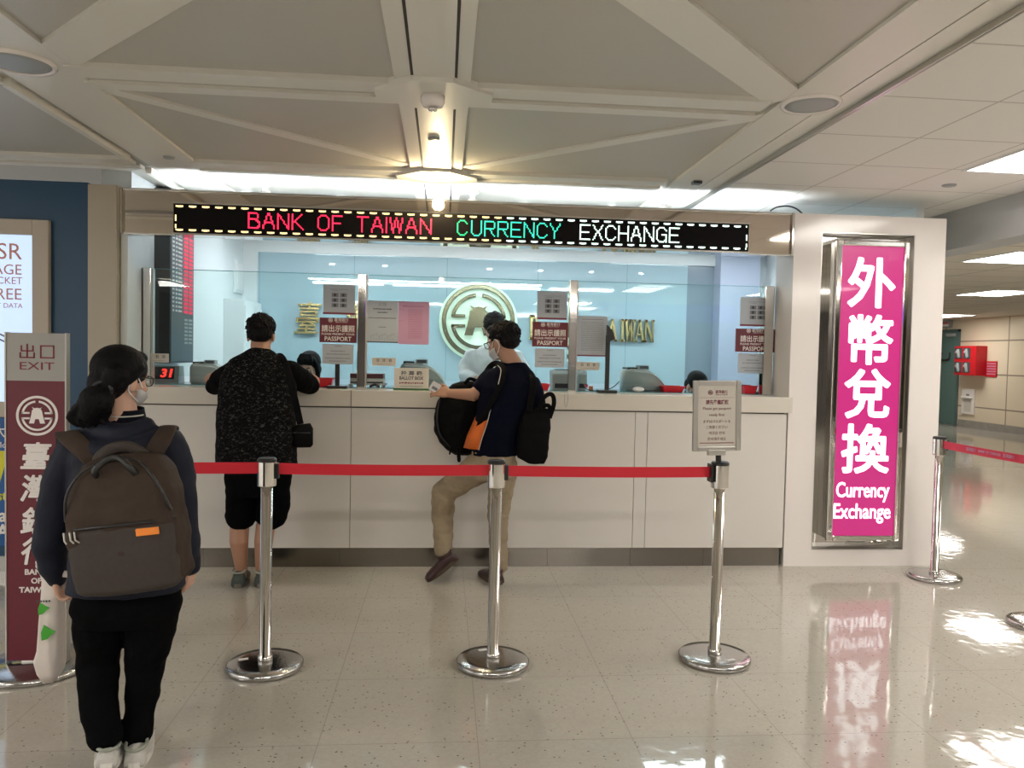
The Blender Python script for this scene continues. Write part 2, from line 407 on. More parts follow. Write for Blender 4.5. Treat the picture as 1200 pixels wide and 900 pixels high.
def bank_emblem(bm, cx, cz, R, y0, y1):
    """round mark: ring, broken inner ring with side bars and the splayed coin in the middle"""
    annulus(bm, cx, cz, .88*R, R, y0, y1)
    for a0, a1 in ((9, 83), (97, 171), (189, 351)): annulus(bm, cx, cz, .66*R, .76*R, y0, y1, a0, a1)
    for s in (-1, 1):
        for t in (-1, 1):
            x0, x1 = sorted((cx+s*.36*R, cx+s*.74*R)); z0, z1 = sorted((cz+t*.09*R, cz+t*.18*R)); bx(bm, x0, x1, y0, y1, z0, z1)
    pts = [(-.24, .43), (-.12, .37), (0, .40), (.12, .37), (.24, .43), (.17, .31), (.24, .27), (.27, .05), (.38, -.39), (.15, -.39), (.09, -.17), (-.09, -.17), (-.15, -.39), (-.38, -.39), (-.27, .05), (-.24, .27), (-.17, .31)]
    prism(bm, [(cx+a*R, cz+b*R) for a, b in pts], y0, y1, 'y')
def ribbon(bm, pts, widths, thick, normal_hint):
    """a strap: flat band along pts, its broad side facing normal_hint"""
    tube(bm, pts, widths, n=10, flat=thick, up=normal_hint, caps=False)

# ------------------------------------------------------------------ the setting
ST = dict(kind='structure')
def S(o): o['kind'] = 'structure'; return o
S(box('floor', -7, 16, -7, 24, -.1, 0, MT['floor']))
S(box('ceiling', -6, 1.86, -7, 10, 2.70, 2.78, MT['ceil']))
S(box('ceiling', 1.93, 3.95, -7, 24, 2.70, 2.78, MT['tile']))
S(box('ceiling', 3.95, 14, -7, 24, 2.60, 2.70, MT['tile_far']))
tn = [0]
def trim(bm, m=None):
    tn[0] += 1
    return S(obj('trim_%d' % tn[0], bm, m or MT['beam']))
def strip(p, q, wd, z0=2.685, z1=2.70, m=None):
    p = Vector(p); q = Vector(q); t = (q-p).normalized(); s = Vector((-t.y, t.x))*wd/2
    bm = bmesh.new(); prism(bm, [tuple(p+s), tuple(q+s), tuple(q-s), tuple(p-s)], z0, z1); return trim(bm, m)
def gro(x0, x1, y0, y1, z=2.681): tn[0] += 1; return S(box('trim_%d' % tn[0], x0, x1, y0, y1, z, z+.004, MT['groove']))
# border channel between the ribbed ceiling and the tiled one
bm = bmesh.new(); bx(bm, 1.86, 1.93, -7, 10, 2.72, 2.78); trim(bm, MT['groove'])
bm = bmesh.new(); bx(bm, 1.86, 1.868, -7, 10, 2.66, 2.72); bx(bm, 1.922, 1.93, -7, 10, 2.69, 2.72); trim(bm, MT['steel'])
for k in (-2, -1, 0, 1):            # bays of the ribbed ceiling, one every 1.75 m
    y0 = 3.6 + 1.72*k
    for s in (-1, 1):
        xo = -.07
        node = xo + s*1.72
        if k in (-2, 0): strip((node-s*.12, y0-.12), (xo+s*.15, y0-1.62), .19)      # broad diagonal towards the viewer
        if k in (-2, 0): strip((node-s*.10, y0+.12), (xo+s*.2, y0+1.45), .085, 2.688)   # slim diagonal beyond the ridge
for xo in (-.07,):
    bm = bmesh.new(); bx(bm, xo-.08, xo+.095, -7, 9, 2.682, 2.70); trim(bm)       # middle plank and its two side boards
    for a, b in ((xo-.165, xo-.092), (xo+.107, xo+.165)):
        bm = bmesh.new(); bx(bm, a, b, -7, 9, 2.686, 2.70); trim(bm)
    gro(xo-.092, xo-.08, -7, 9, 2.684); gro(xo+.095, xo+.107, -7, 9, 2.684)
bm = bmesh.new(); bx(bm, 1.52, 1.738, -7, 9, 2.684, 2.70); bx(bm, 1.745, 1.86, -7, 9, 2.684, 2.70); trim(bm)
bm = bmesh.new(); bx(bm, -1.93, -1.60, -7, 9, 2.684, 2.70); trim(bm)
for k in (-1, 0, 1):
    y0 = 3.6 + 1.66*k
    for a, b in ((-1.62, -.25), (.10, 1.47), (-3.6, -2.0)):
        bm = bmesh.new(); bx(bm, a, b, y0-.11, y0+.02, 2.675, 2.70); bx(bm, a, b, y0+.085, y0+.17, 2.675, 2.70); trim(bm)
        bm = bmesh.new(); bx(bm, a, b, y0+.02, y0+.085, 2.69, 2.70); trim(bm, MT['ceil'])
    bm = bmesh.new(); prism(bm, [(-.33, y0-.05), (-.16, y0-.2), (.02, y0-.2), (.2, y0-.05), (.2, y0+.06), (.02, y0+.17), (-.16, y0+.17), (-.33, y0+.06)], 2.66, 2.70); trim(bm)
for k in (0, 1):
    bm = bmesh.new(); bx(bm, -2.0, -1.965, 3.75+1.7*k, 5.1+1.7*k, 2.66, 2.70); trim(bm)
# bulkhead and far corridor
tn[0] += 1; S(box('trim_%d' % tn[0], 3.95, 4.2, -7, 19, 2.40, 2.72, MT['bulk']))
S(box('wall_right', 12.52, 12.7, -7, 24, 0, 2.6, MT['beigew']))
S(box('baseboard_right', 12.49, 12.52, -7, 17.98, 0, .17, MT['basegrey']))
S(box('wall_end', 3.4, 12.52, 21, 21.2, 0, 2.6, MT['beigew']))
S(box('wall_left', -7, -2.35, 5.40, 5.6, .0, 2.575, MT['blue']))
S(box('baseboard_left', -7, -2.35, 5.385, 5.40, .0, .10, MT['steel']))
tn[0] += 1; S(box('trim_%d' % tn[0], -2.35, -2.17, 5.40, 5.6, 0, 2.565, MT['column']))
d = empty('door_1', (12.5, 18.44, 0)); S(d)
obj('door_frame', bx(bx(bx(bmesh.new(), -.03, .03, -.44, -.38, 0, 2.36), -.03, .03, .38, .44, 0, 2.36), -.03, .03, -.44, .44, 2.30, 2.36), MT['doorframe'], d)
box('door_leaf', -.01, .02, -.38, .38, .01, 2.30, MT['teal'], d)
box('door_closer', -.07, -.01, -.30, -.0, 2.18, 2.26, MT['mgrey'], d, .01)
bm = bmesh.new(); tube(bm, smooth_path([(-.015, -.1, 1.78), (-.05, -.1, 1.62), (-.05, .2, 1.62), (-.015, .2, 1.78)]), .02); obj('door_handle', bm, MT['black'], d, True)
e = empty('exit_lamp_box', (12.44, 18.52, 2.5), 'small framed sign box above the teal door at the far end', 'sign')
box('housing', -.03, .07, -.22, .22, -.09, .09, MT['mgrey'], e, .01)
box('face', -.034, -.028, -.2, .2, -.06, .03, MT['paperw'], e)
box('red_band', -.037, -.033, -.2, .2, -.0, .03, MT['redbox'], e)
# fire cabinet
f = empty('fire_equipment_cabinet', (12.38, 17.42, 1.6), 'red enamel cabinet with four glazed compartments on the far beige wall', 'cabinet')
box('body', -.14, .14, -.38, .38, -.34, .34, MT['redbox'], f, .01)
for iy in (0, 1):
    for iz in (0, 1):
        yy = .22 - iy*.30; zz = .16 - iz*.33
        p = box('window', -.15, -.139, yy-.11, yy+.13, zz-.12, zz+.13, MT['dgrey'], f)
        bm = bmesh.new(); tube(bm, [(-.16, yy-.03, zz-.08), (-.16, yy+.01, zz+.08)], .035); ball(bm, (-.16, yy+.05, zz+.03), .035)
        obj('cylinder_valve', bm, MT['mgrey'], p, True)
box('lower_sill', -.145, .14, -.38, .38, -.35, -.34, MT['redbox'], f)
n_ = empty('fire_notice', (12.51, 16.87, 1.41), 'small red notice plate beside the red cabinet on the far wall', 'sign')
box('plate', -.01, .005, -.18, .18, -.18, .18, MT['redbox'], n_)
bm = bmesh.new()
for i in range(5):
    for j in range(6): bx(bm, -.013, -.01, -.15+j*.05, -.115+j*.05, .11-i*.06, .14-i*.06)
obj('lettering', bm, MT['pink'], n_)
f = empty('recessed_wall_cabinet', (12.5, 17.6, .62), 'white recessed wall unit with a small ledge below the red cabinet', 'cabinet')
box('body', -.02, .02, -.22, .22, -.3, .3, MT['warmw'], f, .006)
box('ledge', -.08, .0, -.17, .17, .08, .11, MT['paperw'], f, .005)
box('lock_plate', -.03, -.018, -.05, .05, .14, .18, MT['inkg'], f)
box('niche', -.024, -.019, -.12, .12, -.24, .07, MT['paper2'], f)
tag(box('wall_socket', 12.49, 12.52, 17.78, 17.9, .28, .42, MT['paper2'], None, .005), 'small beige socket plate low on the far wall next to the teal door', 'socket')

# ------------------------------------------------------------------ ceiling fittings
def light_panel(x0, x1, y0, y1, z, label):
    t = empty('ceiling_light_panel', ((x0+x1)/2, (y0+y1)/2, z), label, 'ceiling light', 'recessed light panels over the corridor')
    a, b = (x1-x0)/2, (y1-y0)/2
    box('diffuser', -a+.02, a-.02, -b+.02, b-.02, -.008, .004, MT['lamp'], t)
    bm = bmesh.new()
    for q in ((-a, a, -b, -b+.02), (-a, a, b-.02, b), (-a, -a+.02, -b+.02, b-.02), (a-.02, a, -b+.02, b-.02)): bx(bm, *q, -.012, .004)
    obj('frame', bm, MT['white'], t); return t
light_panel(3.16, 3.76, 3.4, 4.6, 2.70, 'large lit ceiling panel nearest the camera at the top right')
light_panel(5.45, 6.65, 7.05, 7.9, 2.60, 'lit ceiling panel just beyond the grey bulkhead, largest of the three far ones')
light_panel(8.0, 8.75, 10.75, 11.7, 2.60, 'lit ceiling panel in the middle of the far row')
light_panel(10.9, 11.7, 16.3, 17.5, 2.60, 'farthest lit ceiling panel, above the teal door')
for i, (x, y, z) in enumerate(((3.16, .4, 2.70), (3.16, -2.6, 2.70), (5.45, 2.4, 2.60), (8.0, 5.2, 2.60))):
    light_panel(x, x+(.6 if z > 2.65 else 1.2), y, y+1.2, z, 'lit ceiling panel outside the picture on the right side of the hall, number %s from the front' % ('one', 'two', 'three', 'four')[i])
hall_diff = mat('hall_linear_diffuser', (.9, .9, .9), .5, emit=(1, .95, .87), es=HALL_E)
t = empty('linear_ceiling_light', (-.3, -1.45, 2.68), 'long linear ceiling light across the hall behind the viewer', 'ceiling light')
box('diffuser', -1.9, 1.9, -.05, .05, -.02, .01, hall_diff, t)
box('housing', -1.93, 1.93, -.07, .07, -.005, .02, MT['white'], t)
for x, y, lab in ((-5.4, 1.0, 'left of the viewer'), (-5.4, -3.2, 'far behind the viewer on the left'), (5.4, -.6, 'right of the viewer'), (2.6, -5.6, 'far behind the viewer on the right')):  # unseen panels added to brighten the hall floor and ceiling
    t = empty('hall_fill_panel', (x, y, 2.68 if x < 3.9 else 2.59), 'large fill light panel added outside the picture, ' + lab, 'ceiling light', 'fill light panels added to the hall outside the picture')
    box('diffuser', -.6, .6, -.6, .6, -.02, .0, mat('hall_fill_diffuser', (.9, .9, .9), .5, emit=(1, .95, .88), es=27), t)
    bm = bmesh.new()
    for q in ((-.63, .63, -.63, -.6), (-.63, .63, .6, .63), (-.63, -.6, -.6, .6), (.6, .63, -.6, .6)): bx(bm, *q, -.022, .004)
    obj('frame', bm, MT['white'], t)

def speaker(x, y, r, label):
    t = empty('ceiling_speaker', (x, y, 2.684), label, 'ceiling speaker', 'round ceiling speakers')
    bm = bmesh.new(); lathe(bm, [(r*.86, .0), (r*.86, -.012), (r*.95, -.016), (r, -.006), (r, .004)]); obj('rim', bm, MT['warmw'], t, True)
    bm = bmesh.new(); lathe(bm, [(0, -.012), (r*.6, -.011), (r*.86, -.008), (r*.86, .004)]); obj('grille', bm, MT['mgrey'], t, True)
speaker(1.66, 3.5, .135, 'round grey ceiling speaker at the right-hand joint of the ceiling ribs')
speaker(-1.80, 3.48, .15, 'round grey ceiling speaker cut off by the left edge of the picture')
t = empty('smoke_detector', (-.07, 3.59, 2.66), 'round smoke detector with chrome tip at the centre of the ribbed ceiling', 'smoke detector')
bm = bmesh.new(); lathe(bm, [(0, 0), (.055, 0), (.055, -.025), (.045, -.045), (.03, -.05), (0, -.05)]); obj('housing', bm, MT['warmw'], t, True)
bm = bmesh.new(); lathe(bm, [(0, -.05), (.022, -.05), (.02, -.065), (0, -.068)]); obj('sensor', bm, MT['chrome'], t, True)
def disc_cap(x, y, z, r, label):
    bm = bmesh.new(); lathe(bm, [(0, -.01), (r*.9, -.01), (r, -.004), (r, 0)], (x, y, z)); tag(obj('sprinkler_cover', bm, MT['mgrey'], None, True), label, 'sprinkler cover', 'small round ceiling covers')
disc_cap(-.075, 4.36, 2.682, .033, 'small round grey cover on the middle ceiling plank above the logo')
disc_cap(-1.72, 5.06, 2.684, .035, 'small round cover where the bright ceiling begins on the left')
disc_cap(3.35, 5.0, 2.70, .045, 'small round grey cover in the tiled ceiling below the big light panel')
disc_cap(9.4, 9.9, 2.60, .05, 'tiny round cover in the far tiled ceiling')
t = empty('warm_downlight', (-.06, 5.14, 2.682), 'glaring warm yellow spotlight on the ceiling above the header', 'spotlight')
bm = bmesh.new(); lathe(bm, [(0, -.035), (.03, -.035), (.034, -.03), (.034, -.02)]); obj('bulb', bm, MT['warm'], t, True)
bm = bmesh.new(); lathe(bm, [(.036, -.03), (.045, -.028), (.05, 0)]); obj('rim', bm, MT['white'], t, True)
pl = bpy.data.lights.new('warm_glow', 'POINT'); pl.energy = 22; pl.color = (1, .78, .45); pl.shadow_soft_size = .04
po = bpy.data.objects.new('warm_glow', pl); po.location = (0, 0, -.09); po.parent = t; C.objects.link(po)
def spot(x, y, label):
    t = empty('ceiling_camera', (x, y, 2.70), label, 'security camera', 'white bullet cameras over the booth')
    bm = bmesh.new(); lathe(bm, [(0, 0), (.045, 0), (.045, -.02), (.02, -.03), (.014, -.07), (0, -.07)]); obj('mount', bm, MT['white'], t, True)
    bm = bmesh.new(); tube(bm, [(0, .05, -.075), (0, -.05, -.11)], [.036, .034], n=18); obj('body', bm, MT['white'], t, True)
    bm = bmesh.new(); tube(bm, [(0, -.075, -.119), (0, -.087, -.123)], [.02, .02], n=14, caps=False); obj('lens', bm, MT['dgrey'], t)
spot(-1.30, 5.78, 'white bullet camera above the letters BANK on the header')
spot(.19, 5.78, 'white bullet camera right of the warm spotlight')
spot(1.62, 5.72, 'white bullet camera near the right end of the bright ceiling')
t = empty('ceiling_sensor', (1.66, 5.13, 2.684), 'small dark sensor at the edge of the bright ceiling', 'sensor')
box('body', -.03, .03, -.03, .03, -.02, 0, MT['dgrey'], t, .004)
box('lens', -.012, .012, -.034, -.03, -.016, -.004, MT['black'], t)

# ------------------------------------------------------------------ booth shell
S(box('wall_booth_left', -2.35, -2.15, 5.6, 8.8, 0, 2.70, MT['booth']))
tn[0] += 1; S(box('trim_%d' % tn[0], -2.165, -2.12, 5.46, 5.70, 1.1, 2.27, MT['booth']))
gb = grid_mat('pale_blue_glass_panels', (.37, .51, .565), (.22, .35, .40), 'XZ', (1.0, 30), (1.02, .3), .006, .03, .8)
S(box('wall_back', -2.0, 2.71, 8.6, 8.65, 0, 2.545, gb))
S(box('wall_back_upper', -2.15, 3.7, 8.58, 8.65, 2.545, 2.70, MT['booth']))
S(box('wall_back_corner', -2.2, -2.0, 8.58, 8.65, 0, 2.545, MT['booth']))
S(box('wall_back_right', 2.71, 3.02, 8.62, 8.66, 0, 2.545, MT['greyb']))
S(box('wall_back_pillar', 3.02, 3.47, 8.4, 8.66, 0, 2.70, MT['colblue']))
S(box('wall_back_end', 3.47, 3.7, 8.55, 8.66, 0, 2.545, MT['booth']))
S(box('wall_booth_right', 3.6, 3.66, 5.75, 8.62, 0, 2.70, MT['booth']))
S(box('floor_booth', -2.15, 3.6, 6.25, 8.6, 0, .15, MT['mgrey']))
for i, (x0, x1, y0, y1) in enumerate(((-1.7, -.5, 7.36, 7.74), (.2, 1.4, 7.36, 7.74), (2.1, 3.3, 7.36, 7.74))):
    t = empty('booth_light_panel', ((x0+x1)/2, (y0+y1)/2, 2.70), 'cool white light panel in the booth ceiling, %s' % ('over the left window', 'over the middle window', 'over the right window')[i], 'ceiling light', 'booth ceiling light panels')
    a, b = (x1-x0)/2, (y1-y0)/2; box('diffuser', -a, a, -b, b, -.01, .0, MT['blamp'], t)
    bm = bmesh.new(); bx(bm, -a-.02, a+.02, -b-.02, -b, -.014, 0); bx(bm, -a-.02, a+.02, b, b+.02, -.014, 0); obj('frame', bm, MT['white'], t)
for i in range(7):
    bm = bmesh.new(); lathe(bm, [(0, -.012), (.03, -.012), (.034, 0)], (-1.55+.72*i, 6.27, 2.70), 16)
    tag(obj('booth_downlight', bm, MT['dl']), '%s white downlight from the left in the booth ceiling row' % ('first','second','third','fourth','fifth','sixth','seventh')[i], 'downlight', 'row of booth downlights')
for i, x in enumerate((-1.9, -.75, .4, 1.55)):
    t = empty('batten_light', (x+.5, 5.66, 2.475), 'fluorescent batten on the back of the header, %s from the left' % ('first', 'second', 'third', 'fourth')[i], 'strip light', 'batten lights behind the header')
    box('tube', -.5, .5, -.015, .015, 0, .03, MT['batten'], t, .006); box('base', -.52, .52, -.092, .03, -.03, 0, MT['white'], t)
# header
h = empty('header_fascia', (.165, 5.47, 2.26), 'polished steel header spanning the top of the counter window', 'fascia')
box('face', -2.335, 2.328, 0, .10, 0, .30, MT['header'], h)
box('end_trim', -2.34, -2.322, -.022, .0, -.004, .306, MT['chrome'], h, .004); box('end_trim', 2.31, 2.328, -.022, .0, -.004, .306, MT['chrome'], h, .004)
bm = bmesh.new(); bx(bm, -2.32, 2.31, -.012, .0, .288, .304, .003); obj('edge_trim', bm, MT['chrome'], h); box('edge_trim', -2.32, 2.31, -.012, .0, -.004, .010, MT['chrome'], h, .003)
# --------------------------------------------------------------- LED board
FONT = {
'B': ["1111110.","1.....1.","1.....1.","1.....1.","111111..","1....11.","1.....11","1......1","1......1","1.....11","1111111."],
'A': ["...11...","...11...","..1..1..","..1..1..","..1..1..",".1....1.",".111111.",".1....1.","1......1","1......1","1......1"],
'N': ["1......1","11.....1","1.1....1","1.1....1","1..1...1","1...1..1","1...1..1","1....1.1","1.....11","1.....11","1......1"],
'K': ["1.....1.","1....1..","1...1...","1..1....","1.1.....","111.....","1..1....","1...1...","1....1..","1.....1.","1......1"],
'O': ["..1111..",".1....1.","1......1","1......1","1......1","1......1","1......1","1......1","1......1",".1....1.","..1111.."],
'F': ["1111111.","1.......","1.......","1.......","1.......","111111..","1.......","1.......","1.......","1.......","1......."],
'T': ["11111111","...1....","...1....","...1....","...1....","...1....","...1....","...1....","...1....","...1....","...1...."],
'I': ["1","1","1","1","1","1","1","1","1","1","1"],
'W': ["1...1...1","1...1...1","1..1.1..1","1..1.1..1",".1.1.1.1.",".1.1.1.1.",".1.1.1.1.",".11...11.",".11...11.","..1...1..","..1...1.."],
'C': ["..1111..",".1....1.","1......1","1.......","1.......","1.......","1.......","1.......","1......1",".1....1.","..1111.."],
'U': ["1......1","1......1","1......1","1......1","1......1","1......1","1......1","1......1","1......1",".1....1.","..1111.."],
'R': ["1111111.","1......1","1......1","1......1","1......1","1111111.","1...1...","1....1..","1....1..","1.....1.","1......1"],
'E': ["11111111","1.......","1.......","1.......","1.......","1111111.","1.......","1.......","1.......","1.......","11111111"],
'Y': ["1......1","1......1",".1....1.","..1..1..","..1..1..","...11...","...1....","...1....","...1....","...1....","...1...."],
'X': ["1......1",".1....1.",".1....1.","..1..1..","...11...","...11...","..1..1..","..1..1..",".1....1.",".1....1.","1......1"],
'H': ["1......1","1......1","1......1","1......1","1......1","11111111","1......1","1......1","1......1","1......1","1......1"],
'G': ["..1111..",".1....1.","1......1","1.......","1.......","1...1111","1......1","1......1","1......1",".1....11","..1111.1"],
}
YB = 5.385
L0 = at(203, 255, YB).x; L1 = at(877.5, 280, YB).x
zt = at(203, 238, YB).z; zb = at(200.5, 272, YB).z
b = empty('scrolling_message_board', ((L0+L1)/2, 5.46, 2.27), 'long black dot-matrix board spelling the bank name in red, green and white', 'message board')
obj('housing', bx(bmesh.new(), L0, L1, YB, 5.456, zb, zt, .004), MT['ledblk'], b, world=True)
obj('housing_rim', bx(bx(bmesh.new(), L0-.012, L1+.012, YB+.01, 5.456, zt, zt+.012), L0-.012, L1+.012, YB+.01, 5.456, zb-.012, zb), MT['chrome'], b, world=True)
zc = (zt+zb)/2; pz = .0098
def led_word(word, px0, px1, color, name):
    x0 = at(px0, 265, YB).x; x1 = at(px1, 265, YB).x
    cols = sum(len(FONT[c][0]) for c in word) + (len(word)-1)*1.6; p = (x1-x0)/cols
    bm = bmesh.new(); x = x0
    for c in word:
        g = FONT[c]
        for r, row in enumerate(g):
            for k, q in enumerate(row):
                if q == '1':
                    cx, cz = x+(k+.5)*p, zc+(5-r)*pz; s = .0043
                    bx(bm, cx-s, cx+s, YB-.002, YB, cz-s, cz+s)
        x += (len(g[0])+1.6)*p
    return obj(name, bm, MT[color], b, world=True)
led_word('BANK', 290.5, 356, 'lred', 'lit_word'); led_word('OF', 372, 403, 'lred', 'lit_word'); led_word('TAIWAN', 418, 506, 'lred', 'lit_word')
led_word('C', 535.5, 548, 'lgreen', 'lit_word'); led_word('URRENCY', 552, 657, 'lcyan', 'lit_word'); led_word('EXCHANGE', 679.5, 796.5, 'lwhite', 'lit_word')
pitch = (L1-L0-.04)/46
for lo, hi, m_ in ((0, 26, 'lyel'), (26, 47, 'lwhite')):
    bm = bmesh.new()
    for i in range(lo, hi):
        cx = L0+.03+pitch*i
        for zz in (zt-.018, zb+.018):
            for k in range(5):
                x = cx+k*.0098-.01
                if x > L1-.012: continue
                up = .0025 if k in (1, 2, 3) else 0
                bx(bm, x-.0038, x+.0038, YB-.002, YB, zz-.005-up, zz+.005)
    ends = (L0+.016,) if lo == 0 else (L1-.016,)
    for x in ends:
        for zz in (zc-.012, zc+.012, zc, zc-.05, zc-.06): bx(bm, x-.004, x+.004, YB-.002, YB, zz-.008, zz+.008)
    obj('border_lights', bm, MT[m_], b, world=True)
bm = bmesh.new(); pp = [at(903, 247, 5.5), at(910, 243, 5.52), at(922, 241.5, 5.54), at(932, 244, 5.54), at(940, 250, 5.55)]
tube(bm, smooth_path(pp), .006, n=8); tag(obj('black_cable', bm, MT['black'], None, True), 'thin black cable looping over the right end of the header', 'cable')

# ------------------------------------------------------------------ counter
YC = 5.46
c = empty('service_counter', (.2, 5.46, 0), 'long warm white service counter with steel kick plate', 'counter')
def cp(name, x0, x1, y0, y1, z0, z1, m, bev=0.): return obj(name, bx(bmesh.new(), x0, x1, y0, y1, z0, z1, bev), MT[m], c, world=True)
cp('top_slab', -2.16, 2.494, 5.44, 6.25, 1.122, 1.235, 'ctop', .004)
cp('slab_return', 2.494, 2.52, 5.44, 5.4545, 1.122, 1.235, 'ctop')
cp('glass_shelf', -2.1, 2.48, 5.80, 6.24, 1.235, 1.241, 'gedge')
xs = [-2.16, -.63, 1.37, 1.46, 2.49]
for a, b_ in zip(xs, xs[1:]): cp('front_panel', a+.002, b_-.002, YC, YC+.03, .136, 1.112, 'counter')
cp('carcass', -2.15, 2.48, YC+.03, 6.2, .0, 1.122, 'seam')
ks = [-2.16, -1.62, -.7, .05, .76, 1.36, 1.9, 2.47]
for a, b_ in zip(ks, ks[1:]): cp('kick_plate', a+.001, b_-.001, YC+.012, YC+.03, 0, .136, 'kick')
cp('top_seam', -.632, -.628, 5.437, 5.44, 1.122, 1.235, 'seam')

# glass screens and posts
def post(x, label, wd=.058):
    t = empty('screen_post', (x, 5.75, 1.235), label, 'post', 'steel posts holding the glass screen')
    box('column', -wd/2, wd/2, -.035, .035, 0, .825, MT['chrome'], t, .004); box('clamp', wd/2, wd/2+.010, -.02, .02, .0, .82, MT['alu'], t)
    return t
post(-2.10, 'polished steel post at the far left end of the counter screen', .075)
post(-.596, 'polished steel post left of the pink notice')
post(.946, 'polished steel post right of the middle maroon passport sign')
post(2.44, 'polished steel post at the right end of the counter screen', .07)
for i, (a, b_) in enumerate(((-2.05, -.63), (-.55, .91), (.985, 2.40))):
    t = tag(box('glass_screen', a, b_, 5.745, 5.753, 1.30, 2.055, MT['glass']), 'clear glass screen on the counter, ' + ('left of the three', 'the middle one of three', 'right of the three')[i], 'glass screen', 'glass screens on the counter')
    box('top_edge', a, b_, 5.744, 5.754, 2.055, 2.059, MT['gedge'], t)

# right-hand portal with lightbox
t = empty('sign_portal', (3.07, 5.46, 0), 'tall glossy white surround framing the pink lightbox', 'sign surround')
bm = bmesh.new(); prism(bm, [(2.492, 0), (3.65, 0), (3.65, 2.562), (2.492, 2.562)], 0, .01)
bm.free(); bm = bmesh.new()
for q in ((2.497, 2.705, 0, 2.563), (3.41, 3.648, 0, 2.563), (2.705, 3.41, 0, .12), (2.705, 3.41, 2.435, 2.563)): bx(bm, q[0], q[1], 5.455, 5.75, q[2], q[3])
obj('surround', bm, MT['warmw'], t, world=True)
obj('mirror_recess', bx(bmesh.new(), 2.705, 3.41, 5.56, 5.58, .12, 2.435), MT['mirror'], t, world=True)
bm = bmesh.new()
for q in ((2.705, 2.71, .12, 2.435), (3.405, 3.41, .12, 2.435), (2.71, 3.405, .12, .125), (2.71, 3.405, 2.43, 2.435)): bx(bm, q[0], q[1], 5.457, 5.56, q[2], q[3])
obj('reveal_lining', bm, MT['steel'], t, world=True)
t = empty('lightbox_sign', (3.06, 5.42, .2), 'tall lit pink lightbox with white characters reading currency exchange', 'illuminated sign')
X0, X1, Z0, Z1 = 2.785, 3.335, .20, 2.375
obj('case', bx(bmesh.new(), X0+.012, X1-.012, 5.40, 5.559, Z0+.012, Z1-.012), MT['chrome'], t, world=True)
bm = bmesh.new(); q = .042
for a in ((X0, X0+q, Z0, Z1), (X1-q, X1, Z0, Z1), (X0+q, X1-q, Z0, Z0+q), (X0+q, X1-q, Z1-q, Z1)): bx(bm, a[0], a[1], 5.383, 5.425, a[2], a[3], .009)
obj('chrome_frame', bm, MT['chrome'], t, world=True)
obj('face', bx(bmesh.new(), X0+q, X1-q, 5.398, 5.404, Z0+q, Z1-q), MT['pinkl'], t, world=True)
items = []
for ch, z in (('外', 2.075), ('幣', 1.665), ('兌', 1.275), ('換', .875)): items.append((ch, 3.058, z, .375, dict(heavy=.009, sx=.98)))
lt = lettering('characters', items, 5.396, MT['whitel'], t); lt.location = -t.location
lt = lettering('english_words', [('Currency', 3.05, .558, .155, dict(heavy=.002, width=.40)), ('Exchange', 3.05, .402, .155, dict(heavy=.002, width=.43))], 5.396, MT['whitel'], t); lt.location = -t.location

# ------------------------------------------------------------------ back wall marks
t = empty('bank_logo', (.37, 8.58, 1.86), 'round backlit bronze emblem with a splayed coin on the pale blue back wall', 'emblem')
bm = bmesh.new(); lathe(bm, [(0, 0), (.43, 0), (.43, .012), (0, .012)]); bmesh.ops.rotate(bm, cent=(0, 0, 0), matrix=Matrix.Rotation(PI/2, 3, 'X'), verts=bm.verts); o = obj('backlight_disc', bm, MT['halo'], t)
bm = bmesh.new(); bank_emblem(bm, 0, 0, .40, -.06, -.03); bmesh.ops.bevel(bm, geom=[e for e in bm.edges if abs(e.verts[0].co.y+.06) < 1e-4 and abs(e.verts[1].co.y+.06) < 1e-4 and len(e.link_faces) == 2 and e.calc_face_angle(0) > .6], offset=.006, segments=1, affect='EDGES')
obj('emblem', bm, MT['goldm'], t)
def wall_word(name, s, x, z, size, bold, sx, label, shear=0.):
    o = lettering(name, [(s, x, z, size, dict(bevel=.0015, sx=sx*.82, depth=.02, shear=shear))], 8.56, MT['gold'], None)
    tag(o, label, 'wall lettering', 'gold raised lettering on the back wall'); return o
wall_word('gold_character', '臺', -1.48, 1.855, .38, .006, .9, 'gold raised Chinese character left of the round emblem', .18)
wall_word('gold_character', '灣', -.95, 1.855, .38, .006, .9, 'gold raised Chinese character behind the left notices', .18)
